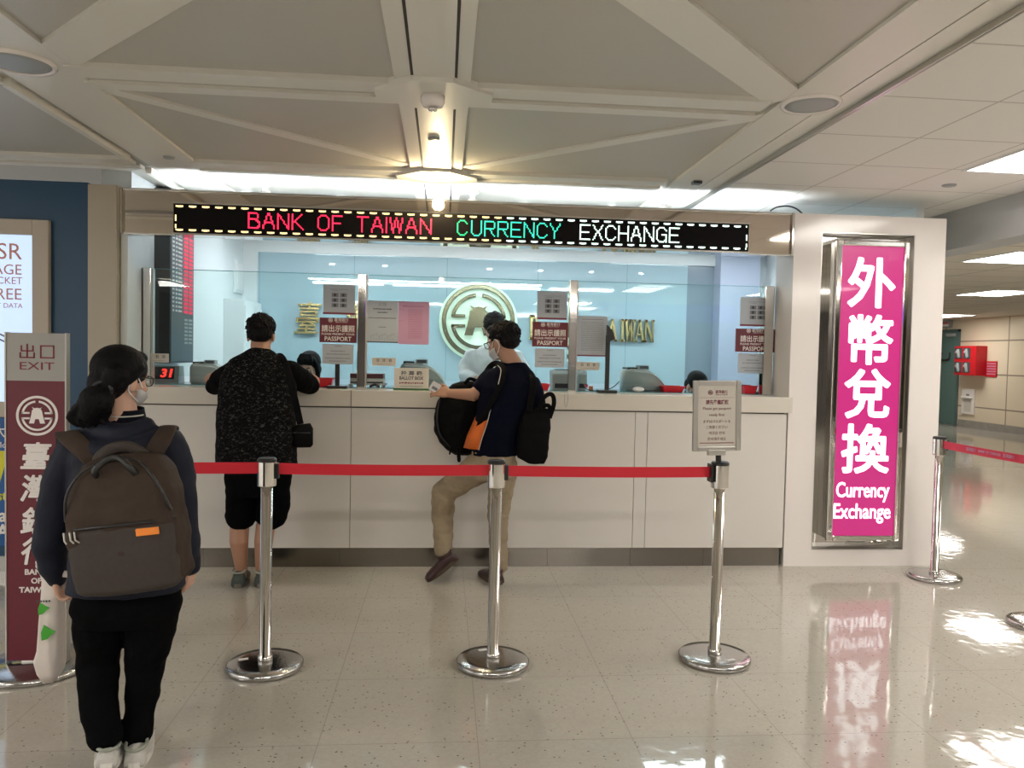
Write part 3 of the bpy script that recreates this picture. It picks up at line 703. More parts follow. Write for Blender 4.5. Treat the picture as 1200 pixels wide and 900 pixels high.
def serif_letter(bm, ch, x, z, hh, y0, y1):
    """slab-serif capital, height hh, from strokes"""
    w_ = hh*.66; s = hh*.16; t_ = hh*.09
    def st(ax, az, bx_, bz, wd):
        p = Vector((x+ax*w_, z+az*hh)); q = Vector((x+bx_*w_, z+bz*hh))
        n = Vector((wd/2, 0)); prism(bm, [tuple(p-n), tuple(p+n), tuple(q+n), tuple(q-n)], y0, y1, 'y')
    def sf(ax, az, L=.34): bx(bm, x+ax*w_-L*w_/2, x+ax*w_+L*w_/2, y0, y1, z+az*hh-(t_ if az > .5 else 0), z+az*hh+(0 if az > .5 else t_))
    if ch == 'A': st(0.12, 0, .5, 1, t_); st(.88, 0, .5, 1, s); bx(bm, x+.28*w_, x+.72*w_, y0, y1, z+.30*hh, z+.38*hh); sf(.12, 0); sf(.88, 0)
    if ch == 'I': st(.5, 0, .5, 1, s); sf(.5, 0, .5); sf(.5, 1, .5)
    if ch == 'W': st(.05, 1, .28, 0, s); st(.28, 0, .5, 1, t_); st(.5, 1, .74, 0, s); st(.74, 0, .97, 1, t_); sf(.05, 1); sf(.5, 1); sf(.97, 1)
    if ch == 'N': st(.12, 0, .12, 1, t_); st(.12, 1, .88, 0, s); st(.88, 0, .88, 1, t_); sf(.12, 0); sf(.12, 1); sf(.88, 1)
    if ch == 'T': st(.5, 0, .5, 1, s); bx(bm, x, x+w_, y0, y1, z+hh*.9, z+hh); sf(.5, 0, .45); bx(bm, x, x+t_, y0, y1, z+.78*hh, z+hh); bx(bm, x+w_-t_, x+w_, y0, y1, z+.78*hh, z+hh)
    if ch == 'B': st(.15, 0, .15, 1, s); sf(.2, 0, .5); sf(.2, 1, .5); annulus_half(bm, x+.3*w_, z+.74*hh, .15*hh, .26*hh, y0, y1, w_); annulus_half(bm, x+.3*w_, z+.27*hh, .16*hh, .27*hh, y0, y1, w_)
def annulus_half(bm, cx, cz, r0, r1, y0, y1, w_):
    annulus(bm, cx, cz, r0, r1, y0, y1, -90, 90, 24)
for i, (ch, px) in enumerate((('B', 620.5), ('T', 700), ('A', 711.5), ('I', 723.5), ('W', 732.5), ('A', 743.5), ('N', 755))):
    bm = bmesh.new(); p = at(px, 398, 8.56); hh = .25 if ch != 'B' else .27
    serif_letter(bm, ch, 0, 0, hh, 0, .035)
    lab = {0: 'gold capital letter B at the left of the middle maroon sign', 1: 'gold capital letter T hidden mostly by the notice', 2: 'gold capital letter A just right of the notice on the glass', 3: 'gold capital letter I in the word on the back wall', 4: 'gold capital letter W in the word on the back wall', 5: 'gold capital letter A standing between W and N', 6: 'gold capital letter N ending the word on the back wall'}[i]
    o = obj('gold_letter', bm, MT['gold']); o.location = (p.x, 8.55, 1.675+(i > 0)*.0); o.scale = (.66, 1, 1); tag(o, lab, 'wall lettering', 'gold capitals on the back wall')

# ------------------------------------------------------------------ left interior wall: rate board, notice, cabinets
t = empty('exchange_rate_board', (-2.15, 6.3, 1.39), 'tall dark rate board with red figures on the left booth wall', 'rate board')
obj('case', bx(bmesh.new(), -2.15, -2.035, 6.02, 6.57, 1.385, 2.68, .004), MT['black'], t, world=True)
obj('face', bx(bmesh.new(), -2.036, -2.031, 6.035, 6.555, 1.40, 2.67), MT['dgrey'], t, world=True)
bw, br, bd = bmesh.new(), bmesh.new(), bmesh.new(); rn = random.Random(3)
for i in range(20):
    z = 2.36 - i*.032
    if i < 19:
        for (a, b_) in ((6.06, 6.10), (6.13, 6.17), (6.19, 6.27)):
            y = a
            while y < b_:
                l = rn.uniform(.008, .03); bx(bw, -2.031, -2.029, y, min(b_, y+l), z-.007, z+.007); y += l+.006
        bx(br, -2.031, -2.029, 6.31, 6.41, z-.011, z+.011); bx(br, -2.031, -2.029, 6.43, 6.53, z-.011, z+.011)
for i in range(7):
    z = 2.36-19*.032-.03-i*.03; bx(bd, -2.031, -2.029, 6.33, 6.41, z-.008, z+.008); bx(bd, -2.031, -2.029, 6.43, 6.52, z-.008, z+.008)
obj('currency_names', bw, MT['signw'], t, world=True); obj('rate_digits', br, MT['lredd'], t, world=True); obj('unlit_digits', bd, MT['mgrey'], t, world=True)
bm = bmesh.new(); text_bm(bm, '匯率', 6.26, 2.46, .08, -2.030, facing='x'); text_bm(bm, '外幣', 6.14, 2.56, .06, -2.030, facing='x')
me = bpy.data.meshes.new('title'); bm.to_mesh(me); bm.free(); me.transform(Matrix.Translation(-t.location)); new_obj('title', me, MT['signw'], t)
bm = bmesh.new(); bx(bm, -2.031, -2.029, 6.40, 6.48, 2.50, 2.55); obj('red_mark', bm, MT['lredd'], t, world=True)
t = empty('business_hours_notice', (-2.148, 6.0, 1.85), 'white notice with red characters on the left booth wall beside the rate board', 'notice')
obj('sheet', bx(bmesh.new(), -2.15, -2.146, 5.80, 6.12-.12, 1.62, 2.02), MT['paperw'], t, world=True)
bm = bmesh.new(); text_bm(bm, '外幣兌換', 5.90, 1.95, .055, -2.145, facing='x', bold=.001, width=.17); text_bm(bm, '業務時間', 5.90, 1.875, .055, -2.145, facing='x', bold=.001, width=.17)
me = bpy.data.meshes.new('characters'); bm.to_mesh(me); bm.free(); me.transform(Matrix.Translation(-t.location)); new_obj('characters', me, MT['maroonp'], t)
bm = bmesh.new(); text_bm(bm, 'Currency Exchange', 5.90, 1.80, .03, -2.145, facing='x', width=.17); text_bm(bm, 'Business Hours', 5.90, 1.755, .03, -2.145, facing='x', width=.14)
me = bpy.data.meshes.new('english_words'); bm.to_mesh(me); bm.free(); me.transform(Matrix.Translation(-t.location)); new_obj('english_words', me, MT['ink'], t)
obj('maroon_band', bx(bmesh.new(), -2.146, -2.144, 5.80, 6.0, 1.62, 1.66), MT['maroonp'], t, world=True)
t = empty('wall_cupboard', (-2.1, 8.2, 0.2), 'white two-door cupboard in the back left corner of the booth', 'cupboard')
obj('body', bx(bmesh.new(), -2.15, -1.95, 7.85, 8.57, .15, 1.99), MT['booth'], t, world=True)
for a, b_ in ((7.87, 8.20), (8.22, 8.55)):
    dd = obj('door', bx(bmesh.new(), -1.952, -1.938, a, b_, .2, 1.93, .003), MT['booth'], t, world=True)
    hb = bmesh.new(); bx(hb, -1.938, -1.925, b_-.05, b_-.03, 1.45, 1.65); me = None
    hh_ = obj('handle', hb, MT['mgrey'], dd); hh_.data.transform(Matrix.Translation(-t.location))
t = empty('electric_box', (-2.14, 8.42, 2.25), 'small flat electric box high on the left booth wall', 'electric box')
obj('body', bx(bmesh.new(), -2.15, -2.12, 8.2, 8.5, 2.08, 2.42, .004), MT['booth'], t, world=True)
obj('cover', bx(bmesh.new(), -2.12, -2.112, 8.23, 8.47, 2.11, 2.39, .003), MT['white'], t, world=True)

# ------------------------------------------------------------------ notices on the glass
YG = 5.742
def place(px0, py0, px1, py1, y=YG):
    a = at(px0, py0, y); b_ = at(px1, py1, y); return a.x, b_.x, b_.z, a.z
def rate_sheet(p, where):
    x0, x1, z0, z1 = place(*p)
    t = empty('currency_sample_sheet', ((x0+x1)/2, YG, (z0+z1)/2), 'pale sheet with six banknote pictures ' + where, 'notice', 'banknote sheets on the glass')
    a, b_ = (x1-x0)/2, (z1-z0)/2
    box('sheet', -a, a, -.004, 0, -b_, b_, MT['paper'], t)
    bm = bmesh.new()
    for i in range(2):
        for j in range(3): bx(bm, -.053+i*.060, -.005+i*.060, -.0055, -.004, .018-j*.037, .046-j*.037)
    obj('banknote_pictures', bm, MT['inkg'], t)
    bm = bmesh.new()
    for i in range(2):
        for j in range(3): bx(bm, -.038+i*.060, -.022+i*.060, -.0065, -.0055, .022-j*.037, .042-j*.037)
    obj('banknote_motifs', bm, MT['ink'], t)
    marks('small_print', [(-.065, .065, b_-.035), (-.05, .0, b_-.045)], -.004, MT['inkg'], t, 4)
    box('maroon_band', -a, a, -.0055, -.004, -b_, -b_+.014, MT['maroonp'], t)
def passport_sign(p, where):
    x0, x1, z0, z1 = place(*p)
    t = empty('passport_sign', ((x0+x1)/2, YG-.006, (z0+z1)/2), 'maroon sign asking to present your passport ' + where, 'sign', 'maroon passport signs')
    a, b_ = (x1-x0)/2, (z1-z0)/2
    box('plate', -a, a, -.005, .004, -b_, b_, MT['maroon'], t)
    bm = bmesh.new(); bank_emblem(bm, -.055, .072, .016, -.0065, -.005); obj('emblem', bm, MT['signw'], t)
    lettering('bank_name', [('臺灣銀行', .022, .076, .026, dict(width=.10)), ('BANK OF TAIWAN', .022, .058, .009, dict(width=.08))], -.0055, MT['signw'], t, depth=.001)
    lettering('characters', [('請出示護照', 0, .012, .052, dict(width=.235, bold=.0007))], -.0055, MT['signw'], t, depth=.001)
    lettering('english_words', [('PLEASE PRESENT YOUR', 0, -.028, .021, dict(width=.235, bold=.0002)), ('PASSPORT', 0, -.062, .045, dict(width=.19, bold=.0006))], -.0055, MT['signw'], t, depth=.001)
def fee_sheet(p, where, seed):
    x0, x1, z0, z1 = place(*p)
    t = empty('fee_notice', ((x0+x1)/2, YG, (z0+z1)/2), 'pale grey notice with a few lines of print ' + where, 'notice', 'small print notices under the passport signs')
    a, b_ = (x1-x0)/2, (z1-z0)/2
    box('sheet', -a, a, -.004, 0, -b_, b_, MT['paper'], t)
    marks('heading', [(-.02, .025, b_-.015)], -.004, MT['inkg'], t, seed, .008)
    marks('small_print', [(-.05, .05, b_-.05), (-.08, .085, b_-.072), (-.09, .09, -b_+.042), (-.06, .06, -b_+.022)], -.004, MT['inkg'], t, seed+1, .009)
rate_sheet((379, 333, 416, 369), 'on the left glass screen'); passport_sign((375, 372, 418, 402), 'on the left glass screen'); fee_sheet((378, 403, 414, 427), 'on the left glass screen', 11)
rate_sheet((630, 341, 664, 375), 'on the middle glass screen'); passport_sign((624, 377, 665, 407), 'on the middle glass screen'); fee_sheet((627, 408, 661, 431), 'on the middle glass screen', 21)
rate_sheet((868, 348, 905, 383), 'on the right glass screen'); passport_sign((862, 385, 907, 413), 'on the right glass screen'); fee_sheet((865, 414, 898, 438), 'on the right glass screen', 31)
x0, x1, z0, z1 = place(430, 352, 466, 402); a, b_ = (x1-x0)/2, (z1-z0)/2
t = empty('announcement_notice', ((x0+x1)/2, YG, (z0+z1)/2), 'grey A4 announcement between the post and the pink sheet', 'notice')
box('sheet', -a, a, -.004, 0, -b_, b_, MT['paper'], t)
lettering('heading', [('公告', 0, b_-.024, .032)], -.0045, MT['inkg'], t, depth=.001)
marks('small_print', [(-.065, .065, b_-.06, .010), (-.035, .035, b_-.085, .010), (-.10, .10, b_-.125, .007), (-.03, .03, b_-.19, .005)], -.004, MT['ink'], t, 9)
bm = bmesh.new()
for i in range(9): annulus(bm, -.08+i*.02, -b_+.045+.008*(i % 3), .006, .0075, -.006, -.004, n=14); bx(bm, -.081+i*.02, -.079+i*.02, -.006, -.004, -b_+.02, -b_+.035)
obj('drawn_figures', bm, MT['inkg'], t)
box('maroon_band', -a, a, -.0055, -.004, -b_, -b_+.008, MT['ink'], t)
x0, x1, z0, z1 = place(467, 353, 502.5, 404); a, b_ = (x1-x0)/2, (z1-z0)/2
t = empty('pink_notice', ((x0+x1)/2, YG, (z0+z1)/2), 'pink A4 sheet of small print left of the round emblem', 'notice')
box('sheet', -a, a, -.004, 0, -b_, b_, MT['pink'], t)
marks('small_print', [(-.08, .07, b_-.035, .01)] + [(-.04, .06, b_-.06-.012*i, .005) for i in range(18)] + [(-.1, -.07, b_-.06), (-.1, -.08, b_-.14)], -.004, mat('pink_ink', (.42, .16, .25), .6), t, 5)
x0, x1, z0, z1 = place(677, 370, 711, 418); a, b_ = (x1-x0)/2, (z1-z0)/2
t = empty('regulations_notice', ((x0+x1)/2, YG, (z0+z1)/2), 'grey A4 sheet full of small print right of the middle post', 'notice')
box('sheet', -a, a, -.004, 0, -b_, b_, MT['paper'], t)
marks('small_print', [(-.08, .08, b_-.025, .008)] + [(-.085, .085, b_-.045-.0115*i, .005) for i in range(19)], -.004, MT['inkg'], t, 6)
box('maroon_band', -a, a, -.0055, -.004, -b_, -b_+.010, MT['maroonp'], t)
def plate(p, where, seed):
    x0, x1, z0, z1 = place(*p); a, b_ = (x1-x0)/2, (z1-z0)/2
    t = empty('name_plate', ((x0+x1)/2, YG, (z0+z1)/2), 'beige clerk name plate ' + where, 'name plate', 'clerk name plates on the glass')
    box('plate', -a, a, -.006, 0, -b_, b_, MT['paper2'], t, .001)
    bm = bmesh.new(); rn = random.Random(seed)
    for k in (-1, 0, 1):
        for i in range(3): z = .002+.008*i; bx(bm, k*.045-.010, k*.045+.010, -.0075, -.006, z, z+.0022)
        for i in range(2): x = k*.045-.006+.010*i+rn.uniform(-.002, .002); bx(bm, x, x+.0022, -.0078, -.006, -.001, .021)
    obj('characters', bm, MT['ink'], t); marks('small_print', [(-.05, .05, -b_+.012)], -.006, MT['inkg'], t, seed)
plate((436, 419, 464, 429), 'below the grey announcement', 2); plate((676, 424, 702, 434), 'below the sheet of regulations', 3); plate((171, 414, 198, 425), 'at the far left under the rate board', 5)
t = empty('sticker', at(676, 351, 5.741), 'small white round sticker high on the glass by the middle post', 'sticker')

bpy.data.objects.remove(t)

# ------------------------------------------------------------------ things on the counter
ZT = 1.2415
def sign_stand(px, ztop, label):
    x = at(px, 430, 5.70).x
    t = empty('gooseneck_stand', (x, 5.68, 1.235), label, 'stand', 'black stands by the screen')
    box('base', -.07, .07, -.05, .05, 0, .022, MT['black'], t, .006); box('pole', -.016, .016, -.01, .01, .02, ztop-1.235, MT['black'], t, .003)
    return t
sign_stand(396, 1.41, 'short black stand with a flat base under the left notices')
t = sign_stand(711, 1.66, 'tall black camera stand right of the sheet of regulations')
bm = bmesh.new(); prism(bm, [(-.01, .37), (.05, .40), (.03, .46), (-.01, .50)], -.02, .02, 'y'); obj('tilted_head', bm, MT['black'], t)
tag(t, None)
t = empty('second_base', (0, 0, 0)); bpy.data.objects.remove(t)
# queue display
x = at(190, 440, 5.95).x
t = empty('queue_number_display', (x, 5.95, ZT), 'grey queue counter showing 31 in red digits', 'display')
bm = bmesh.new(); prism(bm, [(0, 0), (.14, 0), (.12, .125), (.02, .125)], -.125, .115, 'x'); obj('case', bm, MT['mgrey'], t)
bm = bmesh.new(); prism(bm, [(-.001, .028), (.016, .118), (.02, .118), (.003, .028)], -.11, .085, 'x'); obj('window', bm, MT['black'], t)
o = lettering('digits', [('31', 0, 0, .085, dict(bold=.002, shear=.15, width=.085))], 0, mat('red_digit', (.3, 0, 0), .5, emit=(1, .03, .02), es=2.5), t); o.location = (.03, .004, .073); o.rotation_euler = (-.17, 0, 0)
def money_counter(px, y, label, sc=1.0):
    x = at(px, 440, y).x
    t = empty('banknote_counter', (x, y, ZT), label, 'banknote counter', 'grey banknote counting machines'); t.scale = (sc, sc, sc)
    pts = [(-.15, 0), (.15, 0), (.145, .03), (.12, .08), (.06, .13), (0, .155), (-.12, .16), (-.15, .14)]
    bm = bmesh.new(); prism(bm, pts, -.10, .10, 'y'); bmesh.ops.bevel(bm, geom=list(bm.edges), offset=.008, segments=2, affect='EDGES'); obj('housing', bm, MT['lgrey'], t, True)
    box('display', -.05, .03, -.07, .01, .155, .185, MT['mgrey'], t, .004); box('screen', -.04, .02, -.072, -.069, .16, .18, MT['dgrey'], t)
    bm = bmesh.new(); tube(bm, smooth_path([(.13, -.104, .05), (.07, -.104, .11), (0, -.104, .135), (-.12, -.104, .14)]), .004, n=6); obj('edge_trim', bm, MT['white'], t, True)
    box('hopper', -.13, -.06, -.09, .09, .15, .17, MT['black'], t, .004); bx_ = box('feeder', .02, .1, -.08, .08, .0, .012, MT['dgrey'], t)
    return t
money_counter(250, 5.98, 'grey banknote counter left of the man in the patterned shirt', .95)
money_counter(496, 6.08, 'grey banknote counter partly behind the ballot box', 1.15)
money_counter(753, 6.02, 'grey banknote counter under the gold letters', 1.08)
def blocky_machine(px0, px1, y, h, label):
    x0 = at(px0, 440, y).x; x1 = at(px1, 440, y).x; a = (x1-x0)/2
    t = empty('bill_checker', ((x0+x1)/2, y, ZT), label, 'bill checker', 'boxy bill checking machines')
    bm = bmesh.new(); prism(bm, [(-.08, 0), (.1, 0), (.1, h), (-.03, h), (-.08, h*.8)], -a, a, 'x'); bmesh.ops.bevel(bm, geom=list(bm.edges), offset=.006, segments=2, affect='EDGES'); obj('housing', bm, MT['lgrey'], t)
    box('slot', -a*.8, a*.8, -.085, -.079, .015, .05, MT['black'], t); box('top_vent', -a*.7, a*.7, -.01, .06, h, h+.008, MT['dgrey'], t)
    box('button', a*.3, a*.3+.03, -.088, -.085, .02, .045, MT['red'], t); return t
blocky_machine(646, 672, 5.97, .15, 'boxy grey bill checker left of the middle post')
blocky_machine(676, 686, 6.03, .15, 'narrow grey machine just right of the middle post')
# ballot box
x0, x1, z0, z1 = place(462, 431, 502, 457, 5.60)
t = empty('ballot_box', ((x0+x1)/2, 5.60, 1.236), 'beige BALLOT BOX stand on the counter beside the banknote counter', 'ballot box')
a = (x1-x0)/2; hh = .155
bm = bmesh.new(); prism(bm, [(0, 0), (.075, 0), (.075, hh), (.012, hh)], -a, a, 'x'); obj('box_body', bm, MT['paper2'], t)
bm = bmesh.new(); bx(bm, -a-.004, a+.004, -.012, .0, 0, .012); obj('green_foot', bm, mat('green_base', (.03, .12, .04), .5), t)
o = lettering('wording', [('投 票 箱', 0, .12, .034, dict(width=.15, bold=.0006)), ('BALLOT BOX', 0, .085, .032, dict(width=.17, bold=.0008))], 0, MT['ink'], t, depth=.001); o.location = (0, -.0012, 0); o.rotation_euler = (-.077, 0, 0)
o = marks('red_print', [(-.085, .085, .05, .012)], .002, MT['maroonp'], t, 8); marks('small_print', [(-.08, .08, .026, .006)], 0, MT['inkg'], t, 9)
# binders
x = at(431, 440, 5.9).x
t = empty('ring_binder', (x, 5.9, ZT+.045), 'maroon and grey binder lying on a small tray behind the left post', 'binder')
box('cover', -.12, .12, -.09, .09, .02, .055, MT['maroon'], t, .004); box('pages', -.12, .125, -.09, .09, -.02, .02, MT['paperw'], t, .002)
box('label', -.118, .12, -.092, -.09, -.016, -.004, MT['ink'], t)
t2 = empty('document_tray', (x, 5.9, ZT), 'low open document tray under the maroon binder', 'tray')
bm = bmesh.new(); bx(bm, -.13, .14, -.1, .1, .018, .025); bx(bm, -.13, -.12, -.1, .1, 0, .02); bx(bm, .11, .12, -.1, .1, 0, .02); obj('shelf', bm, MT['lgrey'], t2)
bm = bmesh.new(); tube(bm, [(.03, -.105, .008), (.06, -.107, .02), (.09, -.105, .008)], .01); obj('stapler', bm, MT['black'], t2, True)
def tray(px0, px1, y, label, h=.045):
    a0 = at(px0, 450, y); a1 = at(px1, 450, y); a = (a1.x-a0.x)/2
    t = empty('money_tray', ((a0.x+a1.x)/2, y, ZT), label, 'tray', 'red money trays on the counter')
    bm = bmesh.new(); R1 = [( -a*.8, -.05), (a*.8, -.05), (a*.8, .05), (-a*.8, .05)]; R2 = [(-a, -.07), (a, -.07), (a, .07), (-a, .07)]; R3 = [(-a*.94, -.064), (a*.94, -.064), (a*.94, .064), (-a*.94, .064)]; R4 = [(-a*.76, -.046), (a*.76, -.046), (a*.76, .046), (-a*.76, .046)]
    vs = [[bm.verts.new((p[0], p[1], z)) for p in R] for R, z in ((R1, 0), (R2, h), (R3, h), (R4, .006))]
    for A, B in zip(vs, vs[1:]):
        for i in range(4): bm.faces.new((A[i], A[(i+1) % 4], B[(i+1) % 4], B[i]))
    bm.faces.new(vs[0]); bm.faces.new(vs[-1]); obj('bowl', bm, MT['red'], t)
    bm = bmesh.new()
    for q in ((-a*1.02, a*1.02, -.073, -.068), (-a*1.02, a*1.02, .068, .073)): bx(bm, *q, h-.003, h+.004)
    obj('rim', bm, MT['red'], t); return t
tray(368, 391, 5.80, 'red plastic tray in front of the seated woman clerk', .06)
tray(624, 643, 5.85, 'red plastic tray behind the shoulder of the man in navy polo')
tray(774, 800, 5.88, 'red plastic tray beside the banknote counter on the right')
tray(869, 884, 5.85, 'red plastic tray near the right end of the counter', .06)
# small things on the right
x = at(893, 450, 5.9).x
t = empty('pen_stand', (x, 5.92, ZT), 'black pen standing in its holder at the right end of the counter', 'pen holder')
bm = bmesh.new(); lathe(bm, [(0, 0), (.05, 0), (.045, .012), (.015, .03), (0, .03)]); obj('base', bm, MT['black'], t, True)
bm = bmesh.new(); tube(bm, [(0, 0, .02), (.02, 0, .15)], [.005, .004], n=8); obj('pen', bm, MT['black'], t, True)
x = at(907, 452, 5.9).x
t = empty('leaflet_holder', (x, 5.9, ZT), 'clear holder with white leaflets at the right end of the counter', 'leaflet holder')
bm = bmesh.new(); prism(bm, [(0, 0), (.05, 0), (.075, .12), (.03, .12)], -.04, .03, 'x'); obj('leaflets', bm, MT['paper'], t); box('front_lip', -.04, .03, -.006, 0, 0, .06, MT['glass'], t)
x = at(443, 425, 5.9).x
t = empty('small_machine', (at(186, 418, 6.1).x, 6.05, ZT), 'x', 'x'); bpy.data.objects.remove(t)
x = at(750, 457, 5.75).x
bm = bmesh.new(); ball(bm, (x-.0, 5.80, ZT+.02), (.045, .03, .02)); tag(obj('crumpled_paper', bm, MT['paperw'], None, True), 'crumpled white tissue lying before the banknote counter on the right', 'paper')
bm = bmesh.new(); tube(bm, smooth_path([at(662, 459, 5.433), at(661.5, 470, 5.432), at(663, 477, 5.431), at(665.5, 470, 5.432), at(665.5, 459, 5.433)]), .0018, n=6)
tag(obj('pen_chain', bm, MT['mgrey'], None, True), 'thin chain hanging in a loop over the counter edge below the middle post', 'chain')
bm = bmesh.new(); tube(bm, smooth_path([at(684, 450, 5.9), at(688, 456, 5.85), at(700, 458, 5.82), at(716, 455, 5.86), at(726, 447, 5.95)]), .004, n=6)
tag(obj('data_cable', bm, MT['black'], None, True), 'black cable curling on the counter behind the tall camera stand', 'cable')
tag(box('orange_note', *[v for v in (at(690, 452, 5.88).x, at(695, 452, 5.88).x, 5.88, 5.885, ZT, ZT+.035)], mat('orange_card', (.8, .25, .1), .5)), 'tiny orange card standing on the counter right of the middle post', 'card')

# ------------------------------------------------------------------ stanchions
def stanchion(x, y, label, group='steel queue stanchions', sticker=2.4, clip=True):
    t = empty('queue_stanchion', (x, y, 0), label, 'stanchion', group)
    bm = bmesh.new(); lathe(bm, [(0, 0), (.172, 0), (.176, .006), (.176, .024), (.168, .031), (.12, .035), (.03, .039), (0, .039)], n=64); obj('base', bm, MT['disc'], t, True)
    bm = bmesh.new(); lathe(bm, [(0, .036), (.034, .036), (.034, .06), (.027, .064), (.027, .87), (0, .87)], n=32); obj('pole', bm, MT['chrome'], t, True)
    bm = bmesh.new(); lathe(bm, [(0, .865), (.041, .865), (.043, .868), (.043, .978), (0, .978)], n=32); obj('belt_head', bm, MT['chrome'], t)
    bm = bmesh.new(); lathe(bm, [(0, .978), (.044, .978), (.044, .990), (.038, .996), (0, .996)], n=32); obj('cap', bm, MT['black'], t)
    if clip: box('belt_slot', .038, .056, -.018, .018, .90, .972, MT['black'], t, .003)
    c_, s_ = math.cos(sticker), math.sin(sticker)
    o = box('sticker', -.022, .022, -.011, .011, .0, .0012, MT['paperw'], t); o.location = (.105*c_, .105*s_, .0362); o.rotation_euler = (0, 0, .3)
    return t
stanchion(-.815, 3.72, 'steel queue post in front of the man in shorts', sticker=3.0)
stanchion(.262, 3.72, 'steel queue post in front of the man in khaki trousers', sticker=2.0)
stanchion(1.372, 3.74, 'steel queue post carrying the framed passport sign', sticker=-1.1, clip=False)
stanchion(3.452, 5.14, 'steel queue post beside the white surround of the pink lightbox', sticker=.5)
stanchion(3.46, 4.16, 'steel queue post cut off by the right edge of the picture', sticker=.5)
def belt(p, q, m, label, z0=.912, z1=.962, sag=.004):
    p = Vector(p); q = Vector(q); bm = bmesh.new(); n = 24; t_ = (q-p).normalized(); s = Vector((-t_.y, t_.x, 0))*.0012
    rows = []
    for i in range(n+1):
        f = i/n; c_ = p.lerp(q, f); dz = -sag*4*f*(1-f)
        rows.append([bm.verts.new((c_+s)+Vector((0, 0, z0+dz))), bm.verts.new((c_+s)+Vector((0, 0, z1+dz))), bm.verts.new((c_-s)+Vector((0, 0, z1+dz))), bm.verts.new((c_-s)+Vector((0, 0, z0+dz)))])
    for A, B in zip(rows, rows[1:]):
        for i in range(4): bm.faces.new((A[i], A[(i+1) % 4], B[(i+1) % 4], B[i]))
    bm.faces.new(rows[0]); bm.faces.new(rows[-1][::-1])
    return tag(obj('barrier_belt', bm, m), label, 'barrier belt', 'retractable red barrier belts')
belt((-1.72, 3.73, 0), (-.856, 3.72, 0), MT['tape'], 'red belt running left from the first post behind the woman', .922, .975)
belt((-.76, 3.72, 0), (.22, 3.72, 0), MT['tape'], 'red belt between the first and second posts', .920, .972)
belt((.318, 3.72, 0), (1.33, 3.735, 0), MT['tape'], 'red belt between the second post and the sign post', .918, .970)
b4 = belt((3.452, 5.09, 0), (3.46, 4.2, 0), MT['tape2'], 'printed red belt running toward the right edge', .918, .97)
bm = bmesh.new(); text_bm(bm, '臺灣銀行   BANK OF TAIWAN   臺灣銀行', -4.66, .945, .024, 3.449, facing='-x', sx=1.0)
me = bpy.data.meshes.new('printed_words'); bm.to_mesh(me); bm.free(); me.transform(Matrix.Diagonal((1, -1, 1, 1)) @ Matrix.Identity(4)) if False else None
for v in me.vertices: v.co.y += 9.3
new_obj('printed_words', me, MT['pink'], b4)
tag(box('belt_clip', 1.316, 1.325, 3.70, 3.77, .895, .985, MT['black'], None, .003), 'black belt end clip beside the sign post', 'clip')

# framed sign on third post
t = empty('framed_queue_sign', (1.372, 3.74, .996), 'aluminium framed sign asking to get the passport ready', 'sign')
t.rotation_euler = (0, R_(-1.0), R_(3))
bm = bmesh.new(); tube(bm, [(-.01, 0, 0), (-.012, 0, .06)], .014); obj('stem', bm, MT['black'], t, True)
cx, cz, a, b_ = -.027, .227, .124, .174
bm = bmesh.new(); q = .026
for r_ in ((-a, -a+q, -b_, b_), (a-q, a, -b_, b_), (-a+q, a-q, -b_, -b_+q), (-a+q, a-q, b_-q, b_)): bx(bm, cx+r_[0], cx+r_[1], -.022, -.004, cz+r_[2], cz+r_[3], .006)
obj('frame', bm, MT['alu'], t)
obj('back_board', bx(bmesh.new(), cx-a+.01, cx+a-.01, -.012, -.004, cz-b_+.01, cz+b_-.01), MT['mgrey'], t)
obj('sheet', bx(bmesh.new(), cx-a+q, cx+a-q, -.015, -.012, cz-b_+q, cz+b_-q), MT['paper2'], t)
obj('clamp', bx(bmesh.new(), cx-.045, cx+.045, -.024, .0, cz-b_-.02, cz-b_+.008, .004), MT['alu'], t)
bm = bmesh.new(); bank_emblem(bm, cx-.036, cz+.115, .012, -.0165, -.015); obj('emblem', bm, MT['maroonp'], t)
lettering('bank_name', [('臺灣銀行', cx+.022, cz+.118, .019, dict(width=.062)), ('BANK OF TAIWAN', cx+.022, cz+.104, .007, dict(width=.06))], -.0155, MT['maroonp'], t, depth=.001)
lettering('red_wording', [('請先準備護照', cx, cz+.068, .024, dict(width=.115, bold=.0004))], -.0155, MT['maroonp'], t, depth=.001)
lettering('wording', [('Please get passport', cx, cz+.035, .019, dict(width=.145)), ('ready first', cx, cz+.004, .019, dict(width=.078)), ('まずはパスポートを', cx, cz-.027, .017, dict(width=.14)), ('ご用意ください', cx, cz-.055, .017, dict(width=.11)), ('여권을 먼저', cx, cz-.084, .018, dict(width=.08)), ('준비해주세요', cx, cz-.113, .018, dict(width=.095))], -.0155, mat('brown_ink', (.16, .07, .06), .6), t, depth=.001)
bm = bmesh.new()
for r_ in ((-.088, .088, .0895, .0905), (-.088, .088, -.135, -.131)): bx(bm, cx+r_[0], cx+r_[1], -.0162, -.015, cz+r_[2], cz+r_[3])
obj('red_rule', bm, MT['maroonp'], t)

